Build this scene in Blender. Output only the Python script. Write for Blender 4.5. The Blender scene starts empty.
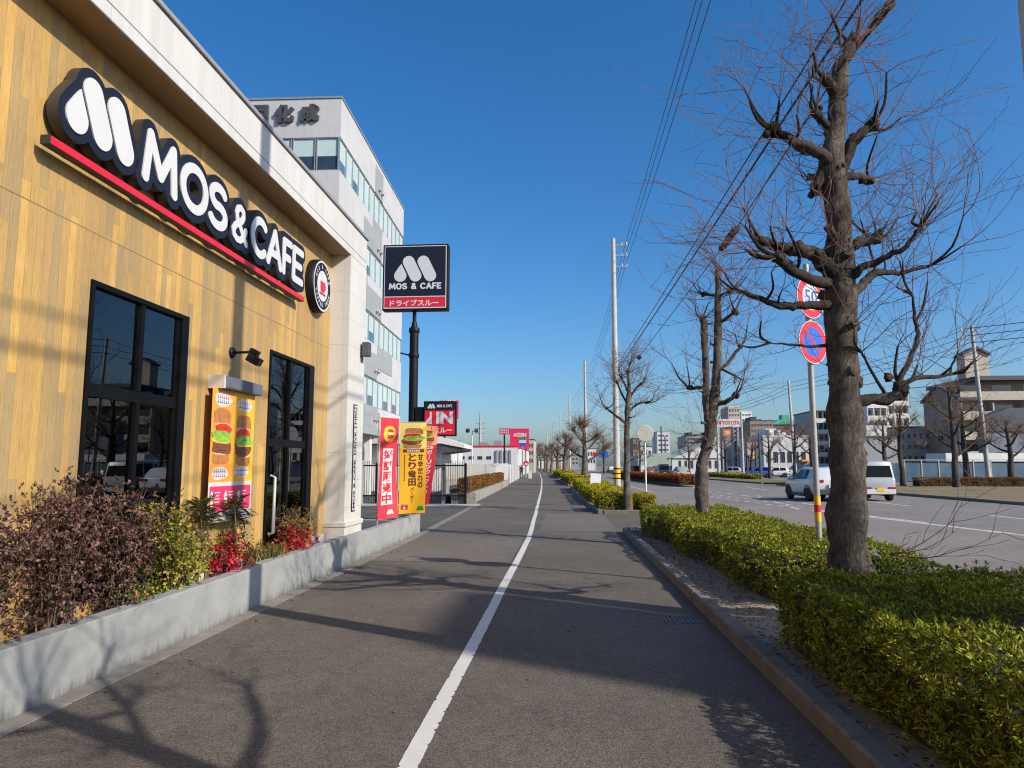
import bpy, bmesh, math, random
import numpy as np
from mathutils import Vector, Matrix, noise
rnd = random.Random(7)
sc = bpy.context.scene
COL = sc.collection
# ------------------------------------------------------------------ camera frame (surveyed from the photograph)
F, H = 710.0, 1.6
PITCH = math.atan(82 / F)
CP, SP = math.cos(PITCH), math.sin(PITCH)
YAW = math.atan(55 / F * CP)
CY, SY = math.cos(YAW), math.sin(YAW)
def ray(u, v):
    a = (u - 512) / F; b = (384 - v) / F
    fy = CP - b * SP
    return a * CY - fy * SY, a * SY + fy * CY, SP + b * CP
def at_y(u, v, y):
    r = ray(u, v); t = y / r[1]; return Vector((r[0] * t, y, H + r[2] * t))
def at_z(u, v, z):
    r = ray(u, v); t = (z - H) / r[2]; return Vector((r[0] * t, r[1] * t, z))
def at_x(u, v, x):
    r = ray(u, v); t = x / r[0]; return Vector((x, r[1] * t, H + r[2] * t))
OFFS = [(-50, 0), (16, 0), (24, -.2), (48, -.86), (82, -2.02), (144, -4.57), (300, -12), (600, -28), (3000, -160)]
def off(y):
    for (a, p), (b, q) in zip(OFFS, OFFS[1:]):
        if y <= b: return p + (q - p) * (y - a) / (b - a)
    return OFFS[-1][1]
KX = [(-60, 2.45), (18, 1.32), (24, 1.04), (35, .63), (55, .15)]
def kx(y):            # street-side kerb of the footpath
    if y >= 55: return .15 + off(y) - off(55)
    for (a, p), (b, q) in zip(KX, KX[1:]):
        if y <= b: return p + (q - p) * (y - a) / (b - a)
# ------------------------------------------------------------------ materials
MATS = {}
def nmat(name):
    m = bpy.data.materials.new(name); m.use_nodes = True
    nt = m.node_tree; b = nt.nodes['Principled BSDF']
    MATS[name] = m
    return m, nt, b
def N(nt, t, **k):
    n = nt.nodes.new(t)
    for a, v in k.items():
        if a == 'inp':
            for i, w in v.items(): n.inputs[i].default_value = w
        else: setattr(n, a, v)
    return n
def L(nt, a, b): nt.links.new(a, b)
def ramp(nt, stops, fac=None, interp='LINEAR'):
    r = N(nt, 'ShaderNodeValToRGB'); e = r.color_ramp; e.interpolation = interp
    while len(e.elements) < len(stops): e.elements.new(.5)
    for el, (p, c) in zip(e.elements, stops):
        el.position = p; el.color = (c[0], c[1], c[2], 1)
    if fac is not None: L(nt, fac, r.inputs[0])
    return r
def coords(nt, scale=(1, 1, 1)):
    tc = N(nt, 'ShaderNodeTexCoord'); mp = N(nt, 'ShaderNodeMapping'); mp.inputs['Scale'].default_value = scale
    L(nt, tc.outputs['Object'], mp.inputs[0]); return mp.outputs[0]
def math_(nt, op, a, b=None, c=None):
    n = N(nt, 'ShaderNodeMath', operation=op)
    for i, v in enumerate((a, b, c)):
        if v is None: continue
        if isinstance(v, (int, float)): n.inputs[i].default_value = v
        else: L(nt, v, n.inputs[i])
    return n.outputs[0]
def mixc(nt, f, a, b, mode='MIX'):
    n = N(nt, 'ShaderNodeMix', data_type='RGBA', blend_type=mode)
    for i, v in ((0, f), (6, a), (7, b)):
        if isinstance(v, (int, float)): n.inputs[i].default_value = v
        elif isinstance(v, tuple): n.inputs[i].default_value = (*v[:3], 1)
        else: L(nt, v, n.inputs[i])
    return n.outputs[2]
def bump(nt, b, h, s=.3, d=.02):
    n = N(nt, 'ShaderNodeBump', inp={'Strength': s, 'Distance': d}); L(nt, h, n.inputs['Height']); L(nt, n.outputs[0], b.inputs['Normal'])
def pm(name, col, rough=.6, var=.15, scale=3, bmp=0, bscale=40, metal=0, stretch=(1, 1, 1), spec=.5, coat=0):
    """painted / mineral surface with blotchy wear"""
    m, nt, b = nmat(name)
    c = coords(nt, stretch)
    n = N(nt, 'ShaderNodeTexNoise', inp={'Scale': scale, 'Detail': 8, 'Roughness': .65}); L(nt, c, n.inputs[0])
    lo = tuple(x * (1 - var) for x in col); hi = tuple(min(1, x * (1 + var)) for x in col)
    r = ramp(nt, [(.3, lo), (.7, hi)], n.outputs[0])
    L(nt, r.outputs[0], b.inputs['Base Color'])
    b.inputs['Roughness'].default_value = rough; b.inputs['Metallic'].default_value = metal
    b.inputs['Specular IOR Level'].default_value = spec; b.inputs['Coat Weight'].default_value = coat
    if bmp:
        n2 = N(nt, 'ShaderNodeTexNoise', inp={'Scale': bscale, 'Detail': 4}); L(nt, c, n2.inputs[0])
        bump(nt, b, n2.outputs[0], bmp, .01)
    return m
def asphalt(name, dark, light, patch=.25, warm=0):
    m, nt, b = nmat(name)
    c = coords(nt)
    v = N(nt, 'ShaderNodeTexVoronoi', inp={'Scale': 130}); L(nt, c, v.inputs[0])
    sp = ramp(nt, [(0, dark), (.5, tuple((x + y) / 2 for x, y in zip(dark, light))), (1, light)], N(nt, 'ShaderNodeSeparateColor').outputs[0])
    s = [n for n in nt.nodes if n.bl_idname == 'ShaderNodeSeparateColor'][0]; L(nt, v.outputs['Color'], s.inputs[0])
    n = N(nt, 'ShaderNodeTexNoise', inp={'Scale': .45, 'Detail': 9, 'Roughness': .62}); L(nt, c, n.inputs[0])
    pr = ramp(nt, [(.3, (1 - patch * 1.15, 1 - patch * 1.2, 1 - patch * 1.25)), (.68, (1 + patch * .7, 1 + patch * .68, 1 + patch * .62))], n.outputs[0])
    col = mixc(nt, 1.0, sp.outputs[0], pr.outputs[0], 'MULTIPLY')
    n3 = N(nt, 'ShaderNodeTexNoise', inp={'Scale': 7, 'Detail': 5, 'Roughness': .7}); L(nt, c, n3.inputs[0])
    pr3 = ramp(nt, [(.25, (.8,) * 3), (.75, (1.14,) * 3)], n3.outputs[0])
    col = mixc(nt, 1.0, col, pr3.outputs[0], 'MULTIPLY')
    # long thin cracks and seams
    cr = N(nt, 'ShaderNodeTexVoronoi', feature='DISTANCE_TO_EDGE', inp={'Scale': .22}); 
    wn = N(nt, 'ShaderNodeTexNoise', inp={'Scale': 1.5, 'Detail': 5}); L(nt, c, wn.inputs[0])
    add = N(nt, 'ShaderNodeVectorMath', operation='MULTIPLY_ADD'); L(nt, wn.outputs[1], add.inputs[0]); add.inputs[1].default_value = (.7, .7, .7); L(nt, c, add.inputs[2])
    L(nt, add.outputs[0], cr.inputs[0])
    cm = ramp(nt, [(0, (.55,) * 3), (.006, (1,) * 3)], cr.outputs[0])
    col = mixc(nt, .3, col, mixc(nt, 1.0, col, cm.outputs[0], 'MULTIPLY'))
    L(nt, col, b.inputs['Base Color']); b.inputs['Roughness'].default_value = .88
    b.inputs['Specular IOR Level'].default_value = .3
    bump(nt, b, v.outputs['Distance'], .5, .006)
    return m
def leaf(name, stops, trans=.25, rough=.55):
    m, nt, b = nmat(name)
    g = N(nt, 'ShaderNodeNewGeometry')
    r = ramp(nt, stops, g.outputs['Random Per Island'])
    c = coords(nt); n = N(nt, 'ShaderNodeTexNoise', inp={'Scale': 2.2, 'Detail': 3}); L(nt, c, n.inputs[0])
    k = ramp(nt, [(.3, (.8, .8, .75)), (.7, (1.3, 1.28, 1.1))], n.outputs[0])
    col = mixc(nt, 1.0, r.outputs[0], k.outputs[0], 'MULTIPLY')
    L(nt, col, b.inputs['Base Color']); b.inputs['Roughness'].default_value = rough
    b.inputs['Specular IOR Level'].default_value = .16
    t = N(nt, 'ShaderNodeBsdfTranslucent'); L(nt, col, t.inputs[0])
    mx = N(nt, 'ShaderNodeMixShader', inp={0: trans}); L(nt, b.outputs[0], mx.inputs[1]); L(nt, t.outputs[0], mx.inputs[2])
    L(nt, mx.outputs[0], nt.nodes['Material Output'].inputs[0])
    return m
def glass(name, tint=(.75, .82, .82), ior=1.75, clear=1.0):
    m, nt, b = nmat(name)
    f = N(nt, 'ShaderNodeFresnel', inp={'IOR': ior})
    g = N(nt, 'ShaderNodeBsdfGlossy', inp={'Roughness': .004}); g.inputs[0].default_value = (.95, .97, 1, 1)
    t = N(nt, 'ShaderNodeBsdfTransparent'); t.inputs[0].default_value = (*tint, 1)
    mx = N(nt, 'ShaderNodeMixShader'); L(nt, f.outputs[0], mx.inputs[0]); L(nt, t.outputs[0], mx.inputs[1]); L(nt, g.outputs[0], mx.inputs[2])
    L(nt, mx.outputs[0], nt.nodes['Material Output'].inputs[0]); nt.nodes.remove(b)
    # faint ripple so that reflections bend like float glass
    c = N(nt, 'ShaderNodeTexCoord'); n = N(nt, 'ShaderNodeTexNoise', inp={'Scale': .8}); L(nt, c.outputs['Object'], n.inputs[0])
    bp = N(nt, 'ShaderNodeBump', inp={'Strength': .02, 'Distance': .05}); L(nt, n.outputs[0], bp.inputs['Height']); L(nt, bp.outputs[0], g.inputs['Normal'])
    return m
def emit(name, col, s):
    m, nt, b = nmat(name)
    b.inputs['Base Color'].default_value = (*col, 1); b.inputs['Emission Color'].default_value = (*col, 1); b.inputs['Emission Strength'].default_value = s
    return m
def wood_siding():
    m, nt, b = nmat('wood_siding')
    tc = N(nt, 'ShaderNodeTexCoord'); s = N(nt, 'ShaderNodeSeparateXYZ'); L(nt, tc.outputs['Object'], s.inputs[0])
    yy = math_(nt, 'ADD', s.outputs['Y'], s.outputs['X'])
    w = .088
    pi = math_(nt, 'FLOOR', math_(nt, 'DIVIDE', yy, w)); pf = math_(nt, 'FRACT', math_(nt, 'DIVIDE', yy, w))
    wn = N(nt, 'ShaderNodeTexWhiteNoise', noise_dimensions='1D'); L(nt, pi, wn.inputs['W'])
    zz = math_(nt, 'ADD', math_(nt, 'DIVIDE', s.outputs['Z'], 1.45), math_(nt, 'MULTIPLY', wn.outputs[0], 7.3))
    bi = math_(nt, 'FLOOR', zz); bf = math_(nt, 'FRACT', zz)
    cb = N(nt, 'ShaderNodeCombineXYZ'); L(nt, pi, cb.inputs[0]); L(nt, bi, cb.inputs[1])
    w2 = N(nt, 'ShaderNodeTexWhiteNoise', noise_dimensions='2D'); L(nt, cb.outputs[0], w2.inputs['Vector'])
    base = ramp(nt, [(0, (.36, .27, .14)), (.26, (.39, .285, .135)), (.34, (.43, .295, .125)), (.6, (.46, .305, .118)), (.82, (.49, .32, .115)), (.9, (.57, .37, .12)), (1, (.60, .385, .12))], w2.outputs[0])
    gm = N(nt, 'ShaderNodeMapping'); gm.inputs['Scale'].default_value = (120, 120, 6); L(nt, tc.outputs['Object'], gm.inputs[0])
    ad = N(nt, 'ShaderNodeVectorMath', operation='ADD'); L(nt, gm.outputs[0], ad.inputs[0])
    sc2 = N(nt, 'ShaderNodeVectorMath', operation='SCALE', inp={'Scale': 31}); L(nt, w2.outputs['Color'], sc2.inputs[0]); L(nt, sc2.outputs[0], ad.inputs[1])
    gn = N(nt, 'ShaderNodeTexNoise', inp={'Scale': 1, 'Detail': 6, 'Roughness': .7, 'Distortion': .6}); L(nt, ad.outputs[0], gn.inputs[0])
    gr = ramp(nt, [(.28, (.60, .57, .54)), (.42, (.86, .85, .84)), (.58, (1.03, 1.03, 1.02)), (.75, (1.22, 1.22, 1.2))], gn.outputs[0])
    col = mixc(nt, 1.0, base.outputs[0], gr.outputs[0], 'MULTIPLY')
    bl = N(nt, 'ShaderNodeTexNoise', inp={'Scale': 1.1, 'Detail': 4}); L(nt, tc.outputs['Object'], bl.inputs[0])
    blr = ramp(nt, [(.3, (.86, .86, .88)), (.7, (1.08, 1.07, 1.04))], bl.outputs[0])
    col = mixc(nt, 1.0, col, blr.outputs[0], 'MULTIPLY')
    e1 = math_(nt, 'LESS_THAN', math_(nt, 'ABSOLUTE', math_(nt, 'SUBTRACT', pf, .5)), .478)
    e2 = math_(nt, 'GREATER_THAN', bf, .0015)
    ed = math_(nt, 'MULTIPLY', e1, e2)
    dk = mixc(nt, 1.0, col, (.74, .70, .66), 'MULTIPLY')
    col = mixc(nt, ed, dk, col)
    col = mixc(nt, 1.0, col, (.93, .895, .835), 'MULTIPLY'); L(nt, col, b.inputs['Base Color']); b.inputs['Roughness'].default_value = .55
    hh = math_(nt, 'ADD', math_(nt, 'MULTIPLY', ed, 1.0), math_(nt, 'MULTIPLY', gn.outputs[0], .35))
    bump(nt, b, hh, .35, .004)
    return m
def panels(name, col, pw, ph, var=.06, rough=.55, joint=.008, jdark=.6, streak=.12):
    """cladding panels with joints (pattern in object space: along x+y and z)"""
    m, nt, b = nmat(name)
    tc = N(nt, 'ShaderNodeTexCoord'); s = N(nt, 'ShaderNodeSeparateXYZ'); L(nt, tc.outputs['Object'], s.inputs[0])
    yy = math_(nt, 'DIVIDE', math_(nt, 'ADD', s.outputs['Y'], s.outputs['X']), pw); zz = math_(nt, 'DIVIDE', s.outputs['Z'], ph)
    cb = N(nt, 'ShaderNodeCombineXYZ'); L(nt, math_(nt, 'FLOOR', yy), cb.inputs[0]); L(nt, math_(nt, 'FLOOR', zz), cb.inputs[1])
    w2 = N(nt, 'ShaderNodeTexWhiteNoise', noise_dimensions='2D'); L(nt, cb.outputs[0], w2.inputs['Vector'])
    base = ramp(nt, [(0, tuple(x * (1 - var) for x in col)), (1, tuple(min(1, x * (1 + var)) for x in col))], w2.outputs[0])
    gm = N(nt, 'ShaderNodeMapping'); gm.inputs['Scale'].default_value = (3, 3, .35); L(nt, tc.outputs['Object'], gm.inputs[0])
    gn = N(nt, 'ShaderNodeTexNoise', inp={'Scale': 1.6, 'Detail': 7, 'Roughness': .7}); L(nt, gm.outputs[0], gn.inputs[0])
    gr = ramp(nt, [(.3, (1 - streak,) * 3), (.65, (1.04,) * 3)], gn.outputs[0])
    cc = mixc(nt, 1.0, base.outputs[0], gr.outputs[0], 'MULTIPLY')
    e1 = math_(nt, 'GREATER_THAN', math_(nt, 'FRACT', yy), joint / pw); e2 = math_(nt, 'GREATER_THAN', math_(nt, 'FRACT', zz), joint / ph)
    ed = math_(nt, 'MULTIPLY', e1, e2)
    cc = mixc(nt, ed, mixc(nt, 1.0, cc, (jdark,) * 3, 'MULTIPLY'), cc)
    L(nt, cc, b.inputs['Base Color']); b.inputs['Roughness'].default_value = rough
    bump(nt, b, ed, .3, .004)
    return m
def bark(name, a, c_):
    m, nt, b = nmat(name)
    c = coords(nt, (1, 1, .28))
    n = N(nt, 'ShaderNodeTexNoise', inp={'Scale': 38, 'Detail': 8, 'Roughness': .75, 'Distortion': .8}); L(nt, c, n.inputs[0])
    c2 = coords(nt)
    n2 = N(nt, 'ShaderNodeTexNoise', inp={'Scale': 3.2, 'Detail': 6, 'Roughness': .7}); L(nt, c2, n2.inputs[0])
    r = ramp(nt, [(.3, a), (.55, tuple((x + y) / 2 for x, y in zip(a, c_))), (.75, c_)], n.outputs[0])
    r2 = ramp(nt, [(.32, (.5, .47, .45)), (.48, (.95, .94, .93)), (.66, (1.7, 1.72, 1.66))], n2.outputs[0])
    L(nt, mixc(nt, 1.0, r.outputs[0], r2.outputs[0], 'MULTIPLY'), b.inputs['Base Color'])
    b.inputs['Roughness'].default_value = .95; b.inputs['Specular IOR Level'].default_value = .15
    bump(nt, b, n.outputs[0], 1.0, .05)
    return m
# ------------------------------------------------------------------ objects
def wloc(o):
    p = Vector((0, 0, 0))
    while o is not None: p = p + o.location; o = o.parent
    return p
def tag(o, label=None, cat=None, group=None, kind=None):
    if label: o['label'] = label
    if cat: o['category'] = cat
    if group: o['group'] = group
    if kind: o['kind'] = kind
    return o
def thing(name, label, cat, loc=(0, 0, 0), group=None, rz=0):
    o = bpy.data.objects.new(name, None); o.empty_display_size = .2
    COL.objects.link(o); o.location = loc; o.rotation_euler = (0, 0, rz)
    return tag(o, label, cat, group)
def copy_tree(o, parent=None):
    c = o.copy(); COL.objects.link(c)
    if parent is not None: c.parent = parent
    for ch in list(o.children): copy_tree(ch, c)
    return c
class MB:
    """collects shapes; build() links them as ONE mesh object"""
    def __init__(s): s.v = []; s.f = []; s.mi = []; s.sm = []; s.m = 0; s.arr = []
    def add(s, vs, fs, smooth=False):
        k = len(s.v); s.v.extend([tuple(p) for p in vs])
        for f in fs: s.f.append(tuple(i + k for i in f)); s.mi.append(s.m); s.sm.append(smooth)
        return s
    def box(s, a, b, rot=None, pivot=None, bev=0):
        x0, y0, z0 = a; x1, y1, z1 = b
        if x0 > x1: x0, x1 = x1, x0
        if y0 > y1: y0, y1 = y1, y0
        if z0 > z1: z0, z1 = z1, z0
        if bev > 0:
            e = min(bev, (x1 - x0) * .45, (y1 - y0) * .45, (z1 - z0) * .45)
            bm = bmesh.new(); bmesh.ops.create_cube(bm, size=1)
            for v in bm.verts: v.co = Vector(((x0 + x1) / 2 + v.co.x * (x1 - x0), (y0 + y1) / 2 + v.co.y * (y1 - y0), (z0 + z1) / 2 + v.co.z * (z1 - z0)))
            bmesh.ops.bevel(bm, geom=bm.edges[:], offset=e, segments=2, affect='EDGES', profile=.6)
            bm.verts.index_update()
            vs = [v.co.copy() for v in bm.verts]; fs = [[v.index for v in f.verts] for f in bm.faces]; bm.free()
        else:
            vs = [Vector(p) for p in ((x0, y0, z0), (x1, y0, z0), (x1, y1, z0), (x0, y1, z0), (x0, y0, z1), (x1, y0, z1), (x1, y1, z1), (x0, y1, z1))]
            fs = [(0, 3, 2, 1), (4, 5, 6, 7), (0, 1, 5, 4), (1, 2, 6, 5), (2, 3, 7, 6), (3, 0, 4, 7)]
        if rot:
            pv = Vector(pivot) if pivot else Vector(((x0 + x1) / 2, (y0 + y1) / 2, (z0 + z1) / 2))
            M_ = Matrix.Rotation(rot[2], 3, 'Z') @ Matrix.Rotation(rot[1], 3, 'Y') @ Matrix.Rotation(rot[0], 3, 'X')
            vs = [M_ @ (p - pv) + pv for p in vs]
        return s.add(vs, fs)
    def prism(s, pts, fn, d0, d1, smooth=False):
        """2D outline (ccw) pushed from d0 to d1; fn(a, b, d) -> point"""
        n = len(pts)
        vs = [fn(a, b, d0) for a, b in pts] + [fn(a, b, d1) for a, b in pts]
        return s.add(vs, [tuple(range(n - 1, -1, -1)), tuple(range(n, 2 * n))] + [(i, (i + 1) % n, n + (i + 1) % n, n + i) for i in range(n)], smooth)
    def tube(s, pts, rad, n=8, cap=True, smooth=True, bumpy=0, seed=0):
        pts = [Vector(p) for p in pts]
        if not hasattr(rad, '__len__'): rad = [rad] * len(pts)
        vs = []; fs = []; ref = None
        for i, p in enumerate(pts):
            d = (pts[min(i + 1, len(pts) - 1)] - pts[max(i - 1, 0)])
            d = d.normalized() if d.length > 1e-9 else Vector((0, 0, 1))
            if ref is None: ref = Vector((1, 0, 0)) if abs(d.x) < .8 else Vector((0, 1, 0))
            a = ref - d * ref.dot(d)
            a = a.normalized() if a.length > 1e-6 else d.orthogonal().normalized()
            ref = a; b = d.cross(a)
            for k in range(n):
                t = 2 * math.pi * k / n; r = rad[i]
                q = a * math.cos(t) + b * math.sin(t)
                if bumpy:
                    P_ = p + q * r
                    r *= 1 + bumpy * (noise.noise(P_ * 3.1 + Vector((seed, 0, 0))) + .6 * noise.noise(P_ * 8 + Vector((0, seed, 0))))
                vs.append(p + q * r)
        for i in range(len(pts) - 1):
            for k in range(n):
                fs.append((i * n + k, i * n + (k + 1) % n, (i + 1) * n + (k + 1) % n, (i + 1) * n + k))
        s.add(vs, fs, smooth)
        if cap and n > 2:
            s.add(vs[:n], [tuple(range(n - 1, -1, -1))]); s.add(vs[-n:], [tuple(range(n))])
        return s
    def cyl(s, a, b, r0, r1=None, n=16): return s.tube([a, b], [r0, r0 if r1 is None else r1], n)
    def blob(s, c, r, seed=0, amp=.35, sub=2, sq=(1, 1, 1)):
        bm = bmesh.new(); bmesh.ops.create_icosphere(bm, subdivisions=sub, radius=1)
        bm.verts.index_update(); vs = []
        for v in bm.verts:
            k = 1 + amp * noise.noise(v.co * 1.7 + Vector((seed * 3.3, seed, 0))) + amp * .5 * noise.noise(v.co * 4 + Vector((seed, 0, seed)))
            vs.append(Vector(c) + Vector((v.co.x * sq[0], v.co.y * sq[1], v.co.z * sq[2])) * r * k)
        s.add(vs, [[v.index for v in f.verts] for f in bm.faces], True); bm.free(); return s
    def lathe(s, prof, c, axis='Z', n=24, smooth=True):
        vs = []; fs = []
        for r, h in prof:
            for k in range(n):
                t = 2 * math.pi * k / n; x, y = r * math.cos(t), r * math.sin(t)
                p = {'Z': (x, y, h), 'Y': (x, h, y), 'X': (h, x, y)}[axis]
                vs.append(Vector(c) + Vector(p))
        for i in range(len(prof) - 1):
            for k in range(n): fs.append((i * n + k, i * n + (k + 1) % n, (i + 1) * n + (k + 1) % n, (i + 1) * n + k))
        s.add(vs, fs, smooth); s.add(vs[:n], [tuple(range(n))]); return s.add(vs[-n:], [tuple(range(n))])
    def grid(s, fn, us, vs_):
        """sheet through fn(u, v)"""
        nu, nv = len(us), len(vs_)
        return s.add([fn(u, v) for u in us for v in vs_], [(i * nv + j, (i + 1) * nv + j, (i + 1) * nv + j + 1, i * nv + j + 1) for i in range(nu - 1) for j in range(nv - 1)])
    def build(s, name, mat, parent=None, local=False, normals=False):
        me = bpy.data.meshes.new(name)
        o0 = Vector((0, 0, 0)) if local or parent is None else wloc(parent)
        V = np.array(s.v, dtype=float).reshape(-1, 3) - np.array(o0)
        me.from_pydata(V.tolist(), [], s.f)
        ms = mat if isinstance(mat, (list, tuple)) else [mat]
        for m in ms: me.materials.append(MATS[m] if isinstance(m, str) else m)
        if len(ms) > 1: me.polygons.foreach_set('material_index', s.mi)
        me.polygons.foreach_set('use_smooth', s.sm)
        if normals:
            bm = bmesh.new(); bm.from_mesh(me); bmesh.ops.recalc_face_normals(bm, faces=bm.faces); bm.to_mesh(bm and me); bm.free()
        me.update()
        o = bpy.data.objects.new(name, me); COL.objects.link(o)
        if parent is not None: o.parent = parent
        return o
def struct(name, mb, mat): return tag(mb.build(name, mat), kind='structure')
def leaf_mesh(name, P, D, U, ln, wd, mat, parent=None, extra=None, fold=.25):
    """many leaves at once: P base points, D direction, U up-normal; each leaf is two folded triangles pairs (one island each)"""
    P, D, U = (np.asarray(a, float) for a in (P, D, U)); n = len(P)
    D = D / np.linalg.norm(D, axis=1, keepdims=True)
    S = np.cross(D, U); S /= np.linalg.norm(S, axis=1, keepdims=True) + 1e-9
    W = np.cross(S, D)
    ln = np.broadcast_to(np.asarray(ln, float).reshape(-1, 1), (n, 1)); wd = np.broadcast_to(np.asarray(wd, float).reshape(-1, 1), (n, 1))
    a = P; b = P + D * ln * .5 + S * wd * .5 + W * wd * fold; c = P + D * ln - W * ln * .12; d = P + D * ln * .5 - S * wd * .5 + W * wd * fold
    V = np.stack([a, b, c, d], 1).reshape(-1, 3)
    base = (np.arange(n) * 4)[:, None]
    Fc = np.concatenate([base + np.array([[0, 1, 2]]), base + np.array([[0, 2, 3]])], 1).reshape(-1, 3)
    if parent is not None: V = V - np.array(wloc(parent))
    me = bpy.data.meshes.new(name)
    me.vertices.add(len(V)); me.vertices.foreach_set('co', V.ravel())
    me.loops.add(Fc.size); me.loops.foreach_set('vertex_index', Fc.ravel().astype(np.int32))
    me.polygons.add(len(Fc)); me.polygons.foreach_set('loop_start', np.arange(0, Fc.size, 3, dtype=np.int32))
    me.update(calc_edges=True); me.validate()
    me.materials.append(MATS[mat])
    o = bpy.data.objects.new(name, me); COL.objects.link(o)
    if parent is not None: o.parent = parent
    return o
# ------------------------------------------------------------------ lettering
def text_pts(body, size, bold=.0, res=2):
    """glyph mesh (flat) of a word in Blender's own font: vertices and faces, centred"""
    c = bpy.data.curves.new('t', 'FONT'); c.body = body; c.size = 1; c.offset = bold; c.resolution_u = res
    o = bpy.data.objects.new('t', c); COL.objects.link(o); bpy.context.view_layer.update()
    me = bpy.data.meshes.new_from_object(o.evaluated_get(bpy.context.evaluated_depsgraph_get()))
    vs = np.array([v.co[:] for v in me.vertices]); fs = [tuple(p.vertices) for p in me.polygons]
    bpy.data.objects.remove(o); bpy.data.curves.remove(c); bpy.data.meshes.remove(me)
    return vs, fs
def text_into(mb, body, fn, a0, b0, w=None, h=None, bold=.02, d=0, vertical=False, rot=False):
    """fit the word into a box whose lower left corner is (a0, b0); fn(a, b, d) -> world point"""
    if vertical:
        n = len(body); st = h / n
        for i, ch in enumerate(body): text_into(mb, '|' if ch == 'ー' else ch, fn, a0 + (w * .44 if ch == 'ー' else 0), b0 + h - (i + 1) * st + st * .04, (w * .12 if ch == 'ー' else w), st * .92, bold, d, rot=rot)
        return
    vs, fs = text_pts(body, 1, bold)
    lo = vs.min(0); hi = vs.max(0); sx = (w / (hi[0] - lo[0])) if w else None; sy = (h / (hi[1] - lo[1])) if h else None
    sx = sx or sy; sy = sy or sx
    mb.add([fn(a0 + (p[0] - lo[0]) * sx, b0 + (p[1] - lo[1]) * sy, d) for p in vs], fs)
def sdf_into(mb, sdf, x0, x1, y0, y1, res, fn, d0, d1, side_m=None, face_m=None):
    """solid plate whose outline is sdf(x, y) <= 0 (marching squares); front at d1"""
    nx = int((x1 - x0) / res) + 2; ny = int((y1 - y0) / res) + 2
    X_, Y_ = np.meshgrid(x0 + np.arange(nx) * res, y0 + np.arange(ny) * res, indexing='ij')
    G = sdf(X_, Y_)
    vs = []; vid = {}; polys = []; edges = []
    def vert(key, x, y):
        if key not in vid: vid[key] = len(vs); vs.append((x, y))
        return vid[key]
    for i in range(nx - 1):
        for j in range(ny - 1):
            cs = [(i, j), (i + 1, j), (i + 1, j + 1), (i, j + 1)]
            g = [G[c] for c in cs]
            ins = [q <= 0 for q in g]
            if not any(ins): continue
            poly = []; cross = []
            for k in range(4):
                c, e = cs[k], cs[(k + 1) % 4]
                if ins[k]: poly.append(vert(c, X_[c], Y_[c]))
                if ins[k] != ins[(k + 1) % 4]:
                    key = (min(c, e), max(c, e)); t = g[k] / (g[k] - g[(k + 1) % 4])
                    idx = vert(key, X_[c] + (X_[e] - X_[c]) * t, Y_[c] + (Y_[e] - Y_[c]) * t)
                    poly.append(idx); cross.append((ins[k], idx))
            if len(poly) > 2: polys.append(poly)
            if len(cross) == 2:
                o_ = [q for s_, q in cross if s_][0]; i_ = [q for s_, q in cross if not s_][0]
                edges.append((o_, i_))
            elif len(cross) == 4:
                edges.append((cross[0][1], cross[1][1])); edges.append((cross[2][1], cross[3][1]))
    n = len(vs)
    if face_m is not None: mb.m = face_m
    mb.add([fn(a, b, d1) for a, b in vs], polys)
    if d1 != d0:
        if side_m is not None: mb.m = side_m
        mb.add([fn(a, b, d0) for a, b in vs] + [fn(a, b, d1) for a, b in vs], [(p, q, n + q, n + p) for p, q in edges])
def seg_d(X_, Y_, a, b):
    ax, ay = a; bx, by = b; dx, dy = bx - ax, by - ay
    t = np.clip(((X_ - ax) * dx + (Y_ - ay) * dy) / (dx * dx + dy * dy + 1e-12), 0, 1)
    return np.hypot(X_ - ax - t * dx, Y_ - ay - t * dy)
def strokes_sdf(lines, r):
    def f(X_, Y_):
        D = np.full(X_.shape, 9.)
        for ln in lines:
            for a, b in zip(ln, ln[1:]): D = np.minimum(D, seg_d(X_, Y_, a, b))
        return D - r
    return f
def arc(cx, cy, rx, ry, a0, a1, n=16): return [(cx + rx * math.cos(math.radians(a0 + (a1 - a0) * i / n)), cy + ry * math.sin(math.radians(a0 + (a1 - a0) * i / n))) for i in range(n + 1)]
GLYPH = {   # heavy rounded capitals: stroke paths in a unit-high box
    'M': (.88, [[(.0, 0), (.09, 1), (.44, .2), (.79, 1), (.88, 0)]]),
    'O': (.74, [arc(.37, .5, .37, .5, 0, 360, 28)]),
    'S': (.6, [arc(.3, .75, .27, .25, 30, 250, 12) + arc(.3, .26, .3, .26, 80, -150, 12)]),
    '&': (.66, [[(.66, 0), (.2, .6), (.15, .78), (.2, .94), (.33, 1), (.46, .93), (.49, .78), (.42, .64), (.12, .4), (.02, .24), (.06, .08), (.2, 0), (.36, .02), (.52, .15), (.62, .4)]]),
    'C': (.66, [arc(.38, .5, .38, .5, 48, 312, 22)]),
    'A': (.74, [[(0, 0), (.37, 1), (.74, 0)], [(.16, .32), (.58, .32)]]),
    'F': (.5, [[(0, 0), (0, 1), (.5, 1)], [(0, .5), (.42, .5)]]),
    'E': (.5, [[(.5, 0), (0, 0), (0, 1), (.5, 1)], [(0, .5), (.42, .5)]]),
}
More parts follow.
